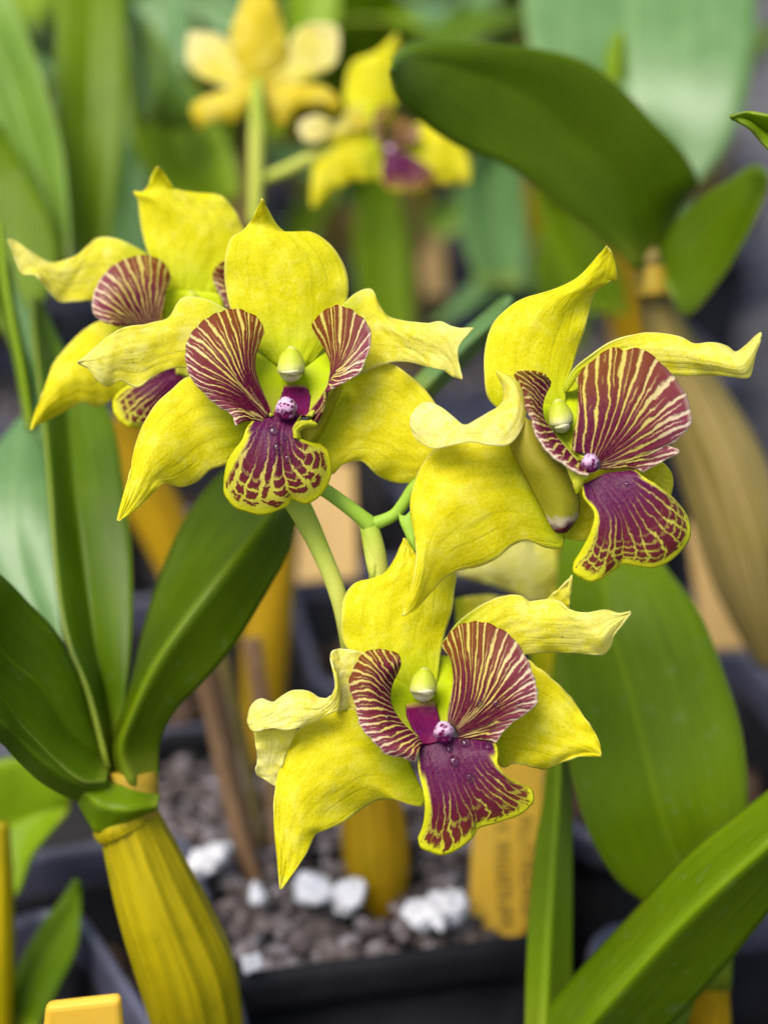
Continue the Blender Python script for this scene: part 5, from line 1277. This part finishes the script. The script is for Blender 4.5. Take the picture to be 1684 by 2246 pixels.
mats = [LEAF_DARK, LEAF_MID, LEAF_MID, LEAF_TEAL, LEAF_BRIGHT, LEAF_PALE, LEAF_UNDER]
kk = 0
for j in range(2, 9):
    for i in range(-4, 5):
        if abs(i) > 0.9 + j * 0.45 or (j == 2 and abs(i) <= 1):
            continue
        c = cN + ux * pitch * (i * 1.03) + uy * pitch * (j * 1.05 + 0.35)
        base = np.array([c[0], c[1], RIM - 0.008])
        t = empty('orchid_plant', base, 'blurred leafy orchid plant in the rows far behind the flowers', 'orchid plant', 'orchid plants far behind the flowers')
        for q in range(2):
            hgt = random.uniform(0.045, 0.10)
            az = random.uniform(0, 6.28)
            top = base + np.array([0.02 * math.cos(az), 0.02 * math.sin(az), hgt])
            st_ = base + np.array([0.006 * math.cos(az), 0.006 * math.sin(az), 0])
            SP(t, 'cane', tube([st_, (st_ * 0.5 + top * 0.5), top], (0.003, 0.006, 0.003), n=12, seg=12), random.choice([CANE, CANE_GOLD, CANE_SHEATH, CANE]))
            for e in range(random.choice([2, 3, 3])):
                kk += 1
                leaf3d(t, top, az + e * 2.3 + random.uniform(-0.5, 0.5), random.uniform(0.06, 0.10), random.uniform(0.010, 0.016), random.uniform(0.7, 1.3), random.uniform(0.2, 1.3), random.choice(mats), kk)


# ------------------------------------------------------------------ water drops clinging to the lips
kd = NT('water')
kd.finish((1.0, 1.0, 1.0), 0.02, 0.5)
kd.b.inputs['Transmission Weight'].default_value = 1.0
kd.b.inputs['IOR'].default_value = 1.33
bpy.context.view_layer.update()
dg = bpy.context.evaluated_depsgraph_get()


def drop(V, x, y, r, label):
    px, py = V(x, y)
    dirn = Vector(P(px, py, 0.0) - CAMN).normalized()
    hit, loc, nrm, _, ob, _ = S.ray_cast(dg, CAM, dirn)
    if not hit:
        return
    if nrm.dot(dirn) > 0:
        nrm = -nrm
    rad = r * PX
    n = 14
    th, ph = np.meshgrid(np.linspace(0, np.pi, n), np.linspace(0, 2 * np.pi, 2 * n), indexing='ij')
    q = np.stack([np.sin(th) * np.cos(ph), np.sin(th) * np.sin(ph), 0.55 * np.cos(th)], -1) * rad
    M3 = np.array(nrm.to_track_quat('Z', 'Y').to_matrix())
    v, f, u = grid_mesh(q @ M3.T)
    o = mesh_obj('water_drop', v, f, kd.m, None, u)
    o.location = loc + nrm * rad * 0.18
    tag(o, label, 'water drop', 'water drops on the lips')


for V, x, y, r, lab in [
        (V7, 925, 1190, 12, 'round water drop on the dark middle of the lowest flower lip'), (V7, 1010, 1045, 11, 'water drop right below the white callus of the lowest flower'),
        (V7, 1195, 1075, 10, 'water drop at the right root of the lowest flower lip'), (V7, 1128, 735, 8, 'water drop in the middle of the lowest flower right side lobe'),
        (V7, 1255, 735, 8, 'water drop right of the middle one on the lowest flower right side lobe'), (V7, 1215, 905, 9, 'water drop low on the right side lobe of the lowest flower'),
        (V7, 1045, 1320, 10, 'water drop on the right half of the lowest flower lip'), (V7, 885, 1095, 8, 'small water drop just under the white callus of the lowest flower'),
        (V7, 400, 850, 7, 'small water drop on the left side lobe of the lowest flower'), (V7, 1435, 735, 8, 'water drop near the right margin of the lowest flower'),
        (V3, 760, 1125, 11, 'water drop below the spotted callus of the centre flower'), (V3, 795, 1255, 12, 'larger water drop in the middle of the centre flower lip'),
        (V3, 870, 1335, 9, 'water drop on the right vein of the centre flower lip'), (V3, 845, 1180, 6, 'tiny water drop beside the larger one on the centre flower lip'),
        (V5, 1020, 1185, 5, 'bright little water drop on the purple lip of the right flower')]:
    drop(V, x, y, r, lab)
